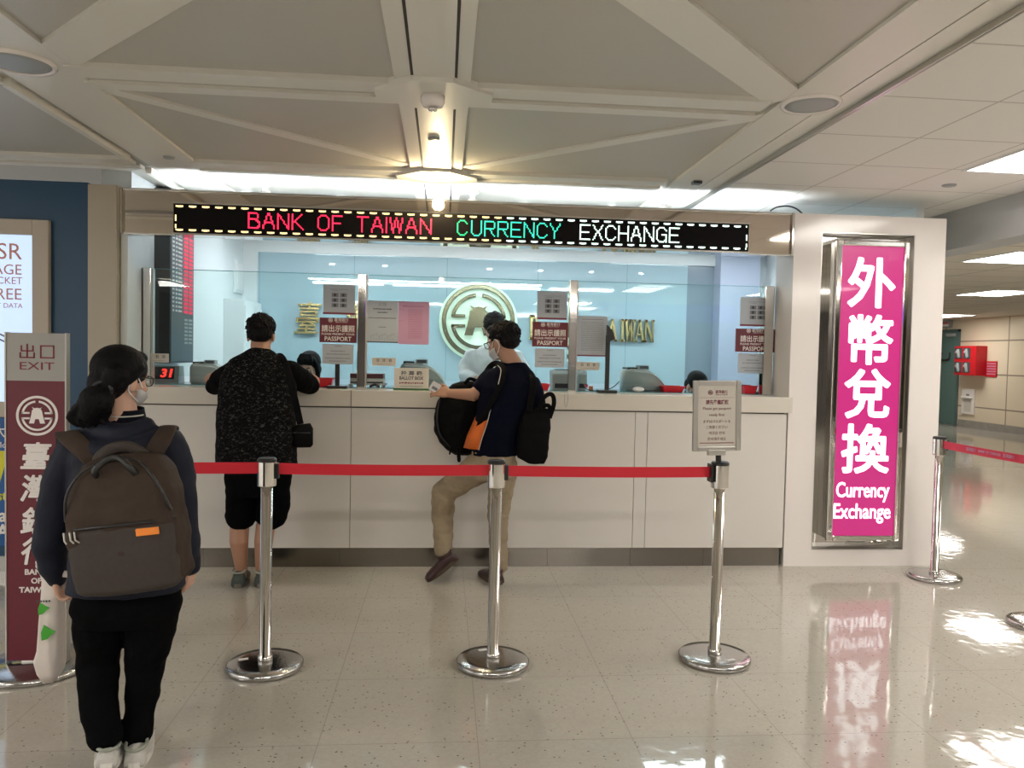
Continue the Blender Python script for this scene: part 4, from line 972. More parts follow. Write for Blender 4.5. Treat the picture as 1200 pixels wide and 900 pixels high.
# ------------------------------------------------------------------ left: exit totem
t = empty('exit_totem', (-1.86, 3.76, 0), 'maroon and grey standing sign reading EXIT on a round steel base', 'sign')
bm = bmesh.new(); lathe(bm, [(0, 0), (.235, 0), (.24, .006), (.24, .024), (.23, .03), (0, .034)], n=64); obj('base', bm, MT['disc'], t, True)
Lx, Rx = -1.978+1.86, -1.722+1.86
obj('maroon_board', bx(bmesh.new(), Lx, Rx, -.03, 0, .045, 1.337), MT['maroon'], t)
obj('grey_board', bx(bmesh.new(), Lx, Rx, -.03, 0, 1.337, 1.555), MT['exitg'], t)
obj('edge_rail', bx(bx(bmesh.new(), Lx-.006, Lx, -.034, .004, .035, 1.557), Rx, Rx+.006, -.034, .004, .035, 1.557), MT['alu'], t)
obj('foot_bracket', bx(bmesh.new(), -.06, .06, -.02, -.0, .03, .05), MT['steel'], t)
cxx = (Lx+Rx)/2+.006
bm = bmesh.new()
def fr2(x0, x1, z0, z1, s=.006):
    for q in ((x0, x1, z1-s, z1), (x0, x1, z0, z0+s), (x0, x0+s, z0, z1), (x1-s, x1, z0, z1)): bx(bm, q[0], q[1], -.0325, -.03, q[2], q[3])
fr2(cxx+.013, cxx+.075, 1.44, 1.500)
zo = 1.44; xo = cxx-.076
for q in ((.030, .036, 0, .065), (.005, .011, .032, .058), (.055, .061, .032, .058), (.005, .061, .030, .036), (0, .006, 0, .026), (.060, .066, 0, .026), (0, .066, 0, .006)): bx(bm, xo+q[0], xo+q[1], -.0325, -.03, zo+q[2], zo+q[3])
obj('exit_characters', bm, MT['maroonp'], t)
lettering('exit_word', [('EXIT', cxx, 1.405, .05, dict(width=.15))], -.031, MT['maroonp'], t, depth=.001)
bm = bmesh.new(); bank_emblem(bm, cxx, 1.178, .091, -.0325, -.03); obj('emblem', bm, MT['signw'], t)
lettering('characters', [(ch, cxx-.012, z, .13, dict(heavy=.003, shear=.15)) for ch, z in (('臺', .995), ('灣', .845), ('銀', .695), ('行', .555))], -.031, MT['signw'], t)
lettering('english_words', [('BANK', cxx-.005, .458, .035, dict(bold=.001, width=.10)), ('OF', cxx-.005, .417, .035, dict(bold=.001)), ('TAIWAN', cxx-.005, .375, .035, dict(bold=.001, width=.15))], -.031, MT['signw'], t)

# wall screen and poster on the blue wall
t = empty('advertising_screen', (-2.9, 5.4, 1.02), 'lit pale blue advertising screen in a beige frame on the blue wall', 'screen')
def wp(name, x0, x1, y0, y1, z0, z1, m, bev=0): return obj(name, bx(bmesh.new(), x0, x1, y0, y1, z0, z1, bev), MT[m], t, world=True)
bm = bmesh.new()
for q in ((-2.682, -2.58, 1.025, 2.315), (-3.55, -3.45, 1.025, 2.315), (-3.45, -2.682, 2.215, 2.315), (-3.45, -2.682, 1.025, 1.125)): bx(bm, q[0], q[1], 5.36, 5.40, q[2], q[3], .004)
obj('frame', bm, MT['frame'], t, world=True)
wp('display', -3.45, -2.682, 5.385, 5.395, 1.125, 2.215, 'screen')
lt = lettering('screen_wording', [('SR', -2.755, 2.108, .15, dict(align='RIGHT')), ('AGE', -2.755, 1.99, .095, dict(align='RIGHT')), ('TICKET', -2.752, 1.918, .065, dict(align='RIGHT')), ('REE', -2.755, 1.83, .105, dict(align='RIGHT')), ('NET DATA', -2.752, 1.755, .045, dict(align='RIGHT'))], 5.384, MT['scrtext'], t); lt.location = -t.location
bm = bmesh.new()
for k in (0, .035): prism(bm, [(-3.2, 1.72-k), (-2.66-.03, 1.475-k), (-2.69, 1.465-k), (-3.2, 1.705-k)], 5.382, 5.385, 'y')
obj('drawn_line', bm, MT['inkg'], t, world=True)
wp('red_mark', -2.735, -2.70, 5.382, 5.385, 1.31, 1.35, 'scrtext')
t = empty('wall_poster', (-3.0, 5.4, .1), 'blue and yellow poster low on the blue wall beneath the screen', 'poster')
wp('blue_field', -3.55, -2.62, 5.388, 5.398, .17, 1.02, 'posterblue')
bm = bmesh.new(); prism(bm, [(-3.5, .55), (-2.91, .55), (-2.84, .80), (-3.5, .80)], 5.385, 5.388, 'y'); obj('yellow_field', bm, MT['postery'], t, world=True)
lt = lettering('wording', [('大', -2.90, .93, .10), ('Mo', -2.89, .84, .055)], 5.385, MT['signw'], t); lt.location = -t.location
lt = lettering('lower_wording', [('st', -2.885, .50, .09, dict(bold=.002)), ], 5.385, MT['postery'], t); lt.location = -t.location
lt = lettering('white_wording', [('a', -2.88, .36, .12, dict(bold=.003)), ('A', -2.88, .27, .12, dict(bold=.003))], 5.385, MT['signw'], t); lt.location = -t.location
# hanging direction sign behind the viewer (seen only mirrored in polished surfaces)
t = empty('hanging_direction_sign', (3.6, -1.2, 2.25), 'lit violet direction sign hanging over the hall behind the viewer', 'sign')
box('face', -1.2, 1.2, 0, .08, -.14, .14, MT['purple'], t); 
bm = bmesh.new(); bx(bm, -.9, -.88, .03, .05, .14, .45); bx(bm, .88, .9, .03, .05, .14, .45); obj('hanger', bm, MT['steel'], t)
# hall enclosure behind the viewer
S(box('wall_front', -7, 16, -7.2, -7, 0, 2.8, mat('hall_wall_behind', (.10, .09, .085), .6)))
# ------------------------------------------------------------------ people
def rotm(yaw=0, pitch=0, roll=0):
    return (Matrix.Rotation(R_(yaw), 4, 'Z') @ Matrix.Rotation(R_(pitch), 4, 'X') @ Matrix.Rotation(R_(roll), 4, 'Y'))
def head_pieces(bm, c, Rm, s=1.0):
    """head in its own frame: +y is the face, centre between the ears"""
    Mx = Matrix.Translation(c) @ Rm @ Matrix.Scale(s, 4)
    for p, r in (((0, -.012, .032), (.076, .095, .084)), ((0, .02, -.02), (.066, .072, .085)), ((0, .038, -.072), (.048, .046, .038)),
                 ((0, .074, -.085), (.022, .016, .018)), ((0, .083, -.008), (.034, .012, .03)),
                 ((.078, -.004, -.018), (.010, .022, .033)), ((-.078, -.004, -.018), (.010, .022, .033)),
                 ((.036, .066, -.035), (.024, .018, .022)), ((-.036, .066, -.035), (.024, .018, .022)),
                 ((0, .080, .018), (.05, .012, .010)), ((0, .086, -.066), (.024, .008, .006)), ((0, .085, -.076), (.020, .008, .006))):
        ball(bm, p, r, Mx, 18)
    tube(bm, [Mx @ Vector(q) for q in ((0, .088, .012), (0, .100, -.022), (0, .106, -.036))], [.007*s, .010*s, .013*s], n=8)
    return Mx
def face_details(Mx, parent, s=1.0, eyes=True):
    if not eyes: return
    for sx in (-1, 1):
        bm = bmesh.new(); ball(bm, (sx*.031, .083, -.006), (.013, .008, .0065), Mx, 12); e = obj('eye', bm, MT['paperw'], parent, True, world=True)
        bm = bmesh.new(); ball(bm, (sx*.031, .0895, -.006), (.006, .003, .006), Mx, 10); obj('iris', bm, MT['hair'], e, True); bpy.data.objects[-1] if False else None
        e.children[0].data.transform(Matrix.Translation(-parent.location)) if parent.rotation_euler.z == 0 else None
        bm = bmesh.new(); tube(bm, [Mx @ Vector(q) for q in ((sx*.016, .093, .012), (sx*.032, .094, .017), (sx*.048, .084, .012))], [.002, .003, .0015], n=6); obj('eyebrow', bm, MT['hair'], parent, True, world=True)
def hand(bm, wrist, d, palm, side, curl=.35, s=1.0, spread=.10, radius=.0085):
    """palm and five separate fingers; d = pointing direction, palm = direction the palm faces, side = towards the thumb"""
    d = Vector(d).normalized(); pn = Vector(palm); pn = (pn-d*pn.dot(d)).normalized(); t = d.cross(pn)
    if t.dot(Vector(side)) < 0: t = -t
    W = Vector(wrist)
    for k, o in enumerate((-.026, -.009, .009, .026)):
        tube(bm, [W+t*o*.55*s, W+d*.045*s+t*o*s, W+d*.086*s+t*o*s], [.014*s, .0135*s, .0115*s], n=10)
    for k, (o, L) in enumerate(((-.028, .060), (-.0095, .074), (.0095, .080), (.028, .072))):
        p = W+d*.086*s+t*o*s; a = curl*(.8+.1*k); pts = [p]; ang = a*.5; dd = d+t*(o/.028)*spread
        for f in (.45, .32, .23):
            v = (dd*math.cos(ang)+pn*math.sin(ang)).normalized(); p = p+v*L*f*s; pts.append(p); ang += a
        tube(bm, pts, [radius*1.08*s, radius*s, radius*.92*s, radius*.8*s], n=9)
    p = W+d*.025*s+t*.022*s; v1 = (d*.6+t*.75+pn*.25).normalized(); v2 = (d*.85+t*.35+pn*.35).normalized()
    tube(bm, [p, p+v1*.038*s, p+v1*.038*s+v2*.028*s, p+v1*.038*s+v2*.05*s], [.015*s, .0115*s, .0105*s, .009*s], n=9)
def tufts(bm, Mx, center, rad, n, L, seed, cond, lean=(0, -.3, -.3), r0=.008):
    rn = random.Random(seed); c = Vector(center)
    for _ in range(n):
        u = Vector((rn.gauss(0, 1), rn.gauss(0, 1), rn.gauss(0, 1))).normalized()
        p = Vector((c.x+u.x*rad[0], c.y+u.y*rad[1], c.z+u.z*rad[2]))
        if not cond(p, u): continue
        v = (u + Vector(lean)*rn.uniform(.6, 1.4) + Vector((rn.uniform(-.5, .5), rn.uniform(-.5, .5), rn.uniform(-.4, .4)))).normalized()
        l = L*rn.uniform(.6, 1.3); a = p - u*.006
        tube(bm, [Mx @ a, Mx @ (a+v*l*.6), Mx @ (a+v*l+Vector((0, 0, -.25*l)))], [r0, r0*.75, r0*.2], n=5, caps=False)
def short_hair(name, Mx, parent, seed=1, full=1.0):
    bm = bmesh.new()
    ball(bm, (0, -.022, .045), (.084*full, .100*full, .084*full), Mx, 24)
    ball(bm, (0, -.055, -.005), (.076*full, .062, .062), Mx, 20)
    ball(bm, (0, .045, .085), (.062, .045, .035), Mx, 18)
    tube(bm, [Mx @ Vector(q) for q in ((.072, -.01, .02), (.075, .01, -.012))], [.014, .006], n=8)
    tube(bm, [Mx @ Vector(q) for q in ((-.072, -.01, .02), (-.075, .01, -.012))], [.014, .006], n=8)
    tufts(bm, Mx, (0, -.022, .045), (.084*full, .100*full, .084*full), 420, .018, seed, lambda p, u: p.z > .0 and not (p.y > .055 and p.z < .075))
    tufts(bm, Mx, (0, -.055, -.005), (.076*full, .062, .062), 90, .014, seed+1, lambda p, u: p.y < -.05 and p.z > -.055)
    return fused(name, bm, MT['hair'], parent, .0035, 1)
def limbs(bm, pts, rad): tube(bm, pts, rad, n=16)
def shoe(name, heel, toe, up, m, ms, parent, w=.043, collar=None, h=.075, L_extra=0):
    heel = Vector(heel); toe = Vector(toe); d = (toe-heel); L = d.length; d.normalize(); up = Vector(up); up = (up-d*up.dot(d)).normalized(); s = d.cross(up)
    Mx = Matrix((( s.x, d.x, up.x, heel.x), (s.y, d.y, up.y, heel.y), (s.z, d.z, up.z, heel.z), (0, 0, 0, 1)))
    bm = bmesh.new()
    prof = [(-.02, .72, .05), (.0, .8, h*.98), (.05, .85, h), (.09, .86, h*.93), (.14, .95, h*.74), (.19, 1.0, h*.62), (.235, .92, h*.5), (.262, .62, h*.34)]
    rings = []
    for y, ww, hh in prof:
        y = y*L/.265
        rings.append([Mx @ Vector((math.copysign(abs(math.cos(a))**.8, math.cos(a))*w*ww, y, .022+max(0, math.sin(a))*(hh-.022)**1.0 - (0.012 if math.sin(a) < 0 else 0))) for a in [2*PI*i/18 for i in range(18)]])
    rings_to_mesh(bm, rings)
    o = obj(name, bm, m, parent, True, world=True)
    bm = bmesh.new(); n = 26; lo, hi = [], []
    for i in range(n):
        a = 2*PI*i/n; y = (.5-.5*math.cos(a)); sx = math.sin(a)
        ww = w*1.04*(.80+.22*math.sin(y*PI*.9+.1))
        x = math.copysign(abs(sx)**.55, sx)*ww; yy = (-.026 + y*.296)*L/.265
        lo.append(bm.verts.new(Mx @ Vector((x, yy, 0)))); hi.append(bm.verts.new(Mx @ Vector((x*.99, yy, .024+.004*(1-y)))))
    bm.faces.new(lo); bm.faces.new(hi[::-1])
    for i in range(n): bm.faces.new((lo[i], lo[(i+1) % n], hi[(i+1) % n], hi[i]))
    q = obj('sole', bm, ms, o); q.data.transform(Matrix.Translation(-parent.location))
    if collar:
        bm = bmesh.new(); pts = [Mx @ Vector((math.cos(a)*w*.78, .035+math.sin(a)*.05, h*.98+.004*math.sin(a))) for a in [2*PI*i/20 for i in range(21)]]
        tube(bm, pts, .007, n=6, caps=False); q = obj('collar', bm, collar, o, True); q.data.transform(Matrix.Translation(-parent.location))
        bm = bmesh.new()
        for k in range(4): y = (.095+.022*k)*L/.265; tube(bm, [Mx @ Vector((-.02, y, h*(.93-.13*k))), Mx @ Vector((0, y+.004, h*(.99-.13*k))), Mx @ Vector((.02, y, h*(.93-.13*k)))], .003, n=6)
        q = obj('laces', bm, collar, o, True); q.data.transform(Matrix.Translation(-parent.location))
    return o
def person(loc, label): return empty('person', loc, label, 'person')
def V(*a): return Vector(a)

# ---- woman with the brown backpack -------------------------------------------------
W = person((-1.13, 2.93, 0), 'woman in navy jacket seen from behind with a low ponytail and brown backpack')
Y = 2.92
hc = at(142, 444, Y); Rm = rotm(-34, -4, 0)
bm = bmesh.new(); Mx = head_pieces(bm, hc, Rm, .93)
nb = at(144, 498, Y-.01)
tube(bm, [hc+V(0, -.01, -.05), nb, nb+V(0, 0, -.05)], [.052, .053, .07])
sL, sR = at(88, 530, Y), at(195, 526, Y+.01)
hipc = at(148, 690, Y)
torso(bm, [(hipc+V(0, 0, -.06), .15, .10), (hipc, .155, .105), (at(147, 620, Y), .125, .09), (at(146, 555, Y), .15, .10), (at(145, 515, Y), .16, .08), (at(144, 497, Y), .07, .06)], (1, 0, 0))
eL, eR = at(63, 600, Y+.02), at(217, 596, Y+.03); wL, wR = at(66, 668, Y+.07), at(222, 655, Y+.08)
limbs(bm, [sL, eL, wL], [.045, .036, .024]); limbs(bm, [sR, eR, wR], [.045, .036, .024])
hL, hR = at(121, 705, Y), at(178, 705, Y)
kL, kR = at(115, 780, Y+.03), at(170, 780, Y+.03); aL, aR = at(124, 862, Y-.10), at(161, 862, Y+.0)
limbs(bm, [hL, kL, at(116, 825, Y-.05), aL], [.072, .046, .042, .03]); limbs(bm, [hR, kR, at(165, 825, Y+.02), aR], [.072, .046, .038, .03])
hand(bm, wR, (0, .12, -1), (-1, .2, 0), (0, 1, 0), .55, .92); hand(bm, wL, (.1, .1, -1), (1, .1, 0), (0, 1, 0), 1.0, .92)
tube(bm, [aL, aL+V(0, .03, -.03)], .03); tube(bm, [aR, aR+V(0, .03, -.03)], .03)
fused('body', bm, MT['skin2'], W, .0045, 3)
# hair: smooth cap combed back into a low bun-like ponytail
bm = bmesh.new()
ball(bm, (0, -.012, .040), (.089, .108, .094), Mx, 28); ball(bm, (-.0, -.055, -.02), (.076, .070, .070), Mx, 24)
ball(bm, (.0, .055, .085), (.055, .04, .03), Mx, 16)
for sx in (-1, 1): tube(bm, [Mx @ V(sx*.074, .03, .045), Mx @ V(sx*.083, -.005, .012), Mx @ V(sx*.070, -.045, -.02), Mx @ V(sx*.03, -.095, -.05)], [.016, .016, .022, .022], n=10)
tie = at(121, 458, Y-.10)
tube(bm, smooth_path([at(135, 440, Y-.07), tie, at(112, 470, Y-.12), at(104, 487, Y-.10)]), [.050, .045, .040, .034, .030, .032, .040, .048, .052, .054, .055, .052, .050, .048, .044, .036][:16], n=18)
rn = random.Random(5)
for i in range(60):
    a = rn.uniform(0, 2*PI); o = V(math.cos(a)*.036, rn.uniform(-.025, .025), math.sin(a)*.02)
    tube(bm, smooth_path([tie+o*.5, at(112, 470, Y-.12)+o*1.2, at(105+rn.uniform(-12, 14), 486, Y-.10)+o*.9, at(100+rn.uniform(-8, 26), 494+rn.uniform(-3, 6), Y-.09)+o*.4], 3), [.011]*7+[.008, .006, .003], n=6, caps=False)
hair_o = fused('hair', bm, MT['hair'], W, .0045, 2)
bm = bmesh.new(); tube(bm, [tie+V(.03*math.cos(a), -.01, .03*math.sin(a)) for a in [2*PI*i/16 for i in range(17)]], .008, n=6, caps=False); obj('hair_tie', bm, MT['black'], hair_o, True).data.transform(Matrix.Translation(-W.location))
face_details(Mx, W)
bm = bmesh.new()
ring = []
for z, wd, dp in ((.005-.03, .050, .093), (-.045, .064, .108), (-.07, .060, .110), (-.10, .040, .085)):
    ring.append([Mx @ V(math.sin(a)*wd*1.12, .0 + math.cos(a)*dp, z) for a in [R_(-78+156*i/14) for i in range(15)]])
vs = [[bm.verts.new(p) for p in r] for r in ring]
for A, B in zip(vs, vs[1:]):
    for i in range(14): bm.faces.new((A[i], A[i+1], B[i+1], B[i]))
bmesh.ops.solidify(bm, geom=bm.faces[:], thickness=.002); msk = obj('face_mask', bm, MT['mask'], W, True, world=True)
bm = bmesh.new()
for sx in (-1, 1):
    tube(bm, smooth_path([Mx @ V(sx*.062, .05, -.03), Mx @ V(sx*.080, .01, .012), Mx @ V(sx*.088, -.018, -.005), Mx @ V(sx*.080, -.02, -.045), Mx @ V(sx*.060, .035, -.085)]), .0022, n=6)
obj('ear_loops', bm, MT['mask'], msk, True).data.transform(Matrix.Translation(-W.location))
bm = bmesh.new()
for sx in (-1, 1):
    tube(bm, [Mx @ V(sx*.083, -.005, .010), Mx @ V(sx*.072, .095, .008)], .002, n=6)
    annulus_pts = [Mx @ V(sx*.034+.026*math.cos(a), .097, -.004+.020*math.sin(a)) for a in [2*PI*i/18 for i in range(19)]]
    tube(bm, annulus_pts, .0018, n=6, caps=False)
obj('glasses', bm, MT['lens'], W, True, world=True)
# jacket
bm = bmesh.new()
torso(bm, [(hipc+V(0, 0, .0), .198, .14), (hipc+V(0, 0, .06), .192, .138), (at(147, 620, Y), .178, .12), (at(146, 560, Y), .188, .12), (at(146, 528, Y), .185, .105), (at(145, 507, Y), .125, .085), (at(144, 497, Y), .085, .075)], (1, .05, 0))
limbs(bm, [at(88, 526, Y), at(72, 560, Y), at(62, 605, Y+.01), at(58, 640, Y+.04), at(62, 664, Y+.055), at(66, 678, Y+.07)], [.062, .062, .058, .060, .048, .036])
limbs(bm, [at(196, 518, Y), at(207, 553, Y+.01), at(213, 600, Y+.03), at(217, 635, Y+.05), at(221, 655, Y+.07), at(222, 664, Y+.075)], [.064, .062, .058, .055, .044, .038])
# hood lying on the back
tube(bm, smooth_path([at(98, 512, Y-.02), at(108, 525, Y-.10), at(140, 528, Y-.12), at(172, 520, Y-.09), at(184, 508, Y-.02)]), [.03]+[.045]*19+[.03], n=12)
tube(bm, smooth_path([at(112, 500, Y-.04), at(128, 508, Y-.09), at(150, 508, Y-.09), at(172, 500, Y-.04)]), .038, n=12)
jk = fused('jacket', bm, MT['navy'], W, .007, 3, .006, .10, seed=1)
# stand-up polo collar with pale line
bm = bmesh.new(); cr = []
cc = at(148, 483, Y+.0)
for dz, r in ((-.035, .070), (.0, .062), (.014, .060)): cr.append([cc+V(math.cos(a)*r, math.sin(a)*r*.95, dz+.006*math.sin(a)) for a in [2*PI*i/28 for i in range(28)]])
vs = [[bm.verts.new(p) for p in r] for r in cr]
for A, B in zip(vs, vs[1:]):
    for i in range(28): bm.faces.new((A[i], A[(i+1) % 28], B[(i+1) % 28], B[i]))
bmesh.ops.solidify(bm, geom=bm.faces[:], thickness=.005); col = obj('collar', bm, MT['navy'], W, True, world=True)
bm = bmesh.new(); tube(bm, [cc+V(math.cos(a)*.067, math.sin(a)*.064, -.006+.006*math.sin(a)) for a in [R_(195+150*i/20) for i in range(21)]], .0028, n=6); obj('collar_line', bm, MT['piping'], col, True).data.transform(Matrix.Translation(-W.location))
# trousers
bm = bmesh.new()
torso(bm, [(at(148, 728, Y), .165, .115), (at(148, 712, Y), .186, .128), (hipc, .170, .12), (at(148, 665, Y), .15, .11)], (1, .05, 0))
limbs(bm, [at(119, 703, Y), at(117, 740, Y+.01), at(115, 778, Y+.03), at(116, 825, Y-.05), at(124, 864, Y-.10)], [.100, .090, .072, .064, .058])
limbs(bm, [at(180, 703, Y), at(176, 740, Y+.01), at(170, 780, Y+.03), at(165, 825, Y+.02), at(160, 860, Y)], [.100, .088, .068, .056, .054])
fused('trousers', bm, MT['bpants'], W, .007, 3, .006, .09, seed=2)
gR = on0 = at(160, 889, Y-.08); 
shoe('sneaker', (at(160, 885, Y-.07).x, Y-.085, 0), (at(160, 885, Y-.07).x-.055, Y+.155, 0), (0, 0, 1), MT['shoew'], MT['sole'], W, .045, MT['shoel'])
hx = at(126, 885, Y-.15).x
shoe('sneaker', (hx, Y-.16, .035), (hx-.075, Y+.075, -.0), (0, .15, 1), MT['shoew'], MT['sole'], W, .045, MT['shoel'])

# brown backpack
B = empty('backpack', (at(152, 608, 2.72).x, 2.72, at(152, 608, 2.72).z), 'brown nylon backpack with orange label worn by the woman in the navy jacket', 'backpack')
yaw = Matrix.Rotation(R_(-5), 4, 'Z') @ Matrix.Rotation(R_(-7.5), 4, 'Y') @ Matrix.Diagonal((1.0, 1, .91, 1))
def bagshape(bm, prof, e=3.4, n=36, f=1.0):
    rings = []
    for z, a, b_, yo in prof:
        ring = []
        for j in range(n):
            th = 2*PI*j/n; cs, sn = math.cos(th), math.sin(th)
            ring.append(yaw @ V(math.copysign(abs(cs)**(2/e), cs)*a, yo+math.copysign(abs(sn)**(2/e), sn)*b_, z))
        rings.append(ring)
    rings_to_mesh(bm, rings)
bm = bmesh.new()
bagshape(bm, [(-.262, .13, .05, 0), (-.25, .168, .085, 0), (-.22, .182, .098, 0), (-.12, .186, .105, -.01), (.0, .186, .105, -.005), (.10, .178, .098, 0), (.17, .158, .085, .01), (.215, .125, .07, .02), (.243, .075, .05, .03), (.25, .03, .02, .035)])
bag = fused('main_compartment', bm, MT['brownbag'], B, .006, 2, .011, .13, world=False, seed=6)
bm = bmesh.new(); bagshape(bm, [(-.255, .15, .05, -.045), (-.235, .170, .062, -.05), (-.12, .178, .068, -.05), (-.02, .178, .066, -.047), (-.0, .174, .055, -.045)])
pk = fused('front_pocket', bm, MT['brownlow'], B, .006, 2, .004, .10, world=False, seed=8)
bm = bmesh.new(); tube(bm, [yaw @ V(-.178, -.06, -.002), yaw @ V(-.12, -.108, .0), yaw @ V(0, -.119, .002), yaw @ V(.12, -.108, .0), yaw @ V(.178, -.06, -.002)], .0042, n=6); obj('pocket_zip', bm, MT['black'], B, True)
bm = bmesh.new(); tube(bm, smooth_path([yaw @ V(-.172, -.075, .03), yaw @ V(-.15, -.09, .12), yaw @ V(-.11, -.07, .19), yaw @ V(-.04, -.045, .225), yaw @ V(.05, -.045, .225), yaw @ V(.11, -.07, .19), yaw @ V(.155, -.09, .12), yaw @ V(.178, -.075, .03)]), .0045, n=6); obj('main_zip', bm, MT['black'], B, True)
bm = bmesh.new(); bx(bm, .075, .150, -.122, -.115, -.045, -.018, .003); bmesh.ops.transform(bm, matrix=yaw, verts=bm.verts); obj('orange_label', bm, MT['orangetag'], B)
bm = bmesh.new()
for a in (0, .02, .035): tube(bm, [yaw @ V(-.165+a, -.105, -.01), yaw @ V(-.16+a, -.115, -.035), yaw @ V(-.155+a*1.2, -.115, -.045)], [.004, .003, .003], n=6)
obj('zip_pull', bm, MT['alu'], B, True)
bm = bmesh.new(); tube(bm, smooth_path([yaw @ V(-.055, -.055, .17), yaw @ V(-.05, -.085, .20), yaw @ V(-.01, -.075, .235), yaw @ V(.03, -.075, .235), yaw @ V(.065, -.085, .20), yaw @ V(.075, -.06, .165)]), .011, n=8); obj('top_handle', bm, MT['black'], B, True)
bm = bmesh.new(); tube(bm, smooth_path([yaw @ V(-.10, .04, .17), yaw @ V(-.08, .0, .23), yaw @ V(-.03, -.01, .265), yaw @ V(.03, -.0, .265), yaw @ V(.09, .02, .21)]), .020, n=8, flat=.5, up=(0, -1, 0)); obj('back_pad', bm, MT['brownlow'], B, True)
for sx, pts in ((-1, [at(120, 548, Y-.15), at(100, 528, Y-.15), at(84, 514, Y-.11), at(77, 508, Y-.03), at(77, 515, Y+.07), at(76, 560, Y+.11), at(84, 640, Y+.05), at(95, 660, Y-.12)]),
                (1, [at(172, 548, Y-.15), at(182, 528, Y-.15), at(192, 510, Y-.12), at(197, 501, Y-.03), at(198, 508, Y+.06), at(194, 560, Y+.12), at(205, 630, Y+.06), at(210, 652, Y-.1)])):
    bm = bmesh.new(); P_ = smooth_path(pts); n_ = 12; rings = []
    k = len(P_)
    for i, p in enumerate(P_):
        t_ = (P_[min(i+1, k-1)]-P_[max(i-1, 0)]).normalized(); out = Vector((0, p.y-Y, .07)); out = (out-t_*out.dot(t_)).normalized(); s_ = t_.cross(out)
        wd = .034 if i < k*.6 else .016
        rings.append([p+s_*math.cos(2*PI*j/n_)*wd+out*math.sin(2*PI*j/n_)*.008 for j in range(n_)])
    rings_to_mesh(bm, rings); obj('shoulder_strap', bm, MT['brownbag'], B, True, world=True)
# paper bag held in the left hand
PB = empty('paper_bag', (at(62, 690, Y+.1).x, Y+.10, at(62, 785, Y).z), 'crumpled white paper bag with green leaf print held by the woman on the left', 'bag')
bm = bmesh.new(); o_ = PB.location
def bl(px, py, y=Y+.10): return at(px, py, y)-o_
rings = []
rn = random.Random(12)
for lx, rx, py, dp in ((47, 86, 668, .03), (50, 80, 680, .028), (50, 73, 700, .035), (48, 74, 730, .045), (46, 74, 760, .05), (42, 74, 772, .05), (46, 73, 785, .048), (52, 66, 797, .03)):
    a = bl(lx, py); b_ = bl(rx, py); c_ = (a+b_)/2; hw = (b_.x-a.x)/2; ring = []
    for j in range(24):
        th = 2*PI*j/24; cs, sn = math.cos(th), math.sin(th)
        ring.append(c_+V(math.copysign(abs(cs)**.7, cs)*hw, math.copysign(abs(sn)**.7, sn)*dp*(1+rn.uniform(-.12, .12)), rn.uniform(-.004, .004)))
    rings.append(ring)
rings_to_mesh(bm, rings); obj('bag_body', bm, MT['paperbag'], PB, True)
bm = bmesh.new(); tube(bm, [bl(70, 672, Y+.05), bl(80, 673, Y+.05), bl(89, 676, Y+.06)], [.014, .012, .004], n=8, flat=.4, up=(0, 1, 0)); tube(bm, [bl(45, 663, Y+.06), bl(55, 668, Y+.06), bl(60, 675, Y+.05)], [.012, .014, .01], n=8, flat=.4, up=(0, 1, 0)); obj('twisted_top', bm, MT['paperbag'], PB, True)
bm = bmesh.new()
yy = bl(60, 740, Y+.046)
def leafp(px, py, sc, flip=1):
    c_ = at(px, py, Y+.046)-o_
    prism(bm, [(c_.x+a*sc*flip, c_.z+b_*sc) for a, b_ in ((-.02, -.03), (-.022, .0), (-.012, .028), (.012, .012), (.03, .004), (.012, -.010), (.0, -.024))], c_.y-.004, c_.y-.002, 'y')
leafp(56, 741, 1.0); leafp(51, 713, .8)
obj('leaf_print', bm, MT['leaf'], PB)
marks('small_print', [(bl(50, 700).x, bl(66, 700).x, bl(60, 700).z, .008)], bl(50, 700, Y+.055).y, MT['ink'], PB, 3)

# ---- man in patterned shirt at the left window -------------------------------------
Ym = 5.10
A_ = person((at(303, 680, Ym).x, Ym, 0), 'man in black patterned shirt and shorts leaning on the counter, seen from behind')
hc = at(306, 392, 5.17); bm = bmesh.new(); Mx = head_pieces(bm, hc, rotm(4, -12, 0), 1.0)
nb = at(306, 414, 5.13); tube(bm, [hc+V(0, -.02, -.06), nb, nb+V(0, -.01, -.05)], [.062, .066, .075])
torso(bm, [(at(303, 575, 5.02), .16, .11), (at(302, 545, 5.02), .17, .12), (at(302, 505, 5.04), .17, .12), (at(303, 455, 5.09), .19, .12), (at(305, 428, 5.11), .19, .09), (at(306, 415, 5.12), .08, .07)], (1, 0, 0))
sL, sR = at(268, 436, 5.12), at(343, 436, 5.12)
eL, eR = at(248, 456, 5.44), at(367, 455, 5.44); eL.z = eR.z = 1.290
wL, wR = at(268, 450, 5.62), at(342, 450, 5.62); wL.z = wR.z = 1.270
limbs(bm, [sL, eL, wL], [.052, .046, .030]); limbs(bm, [sR, eR, wR], [.052, .046, .030])
hand(bm, wL, (1, .35, -.05), (0, 0, -1), (0, 1, 0), .3); hand(bm, wR, (-1, .35, -.05), (0, 0, -1), (0, 1, 0), .3)
hL, hR = at(283, 575, 5.03), at(320, 575, 5.03)
limbs(bm, [hL, at(281, 612, 5.03), at(280, 634, 5.01), at(283, 668, 5.06)], [.085, .060, .058, .036])
limbs(bm, [hR, at(312, 612, 5.03), at(309, 634, 5.01), at(306, 668, 5.06)], [.085, .060, .058, .036])
for p in (at(283, 668, 5.06), at(306, 668, 5.06)): tube(bm, [p, V(p.x, 5.06, .05)], .034)
fused('body', bm, MT['skin'], A_, .005, 3)
short_hair('hair', Mx, A_, 3, 1.04)
face_details(Mx, A_)
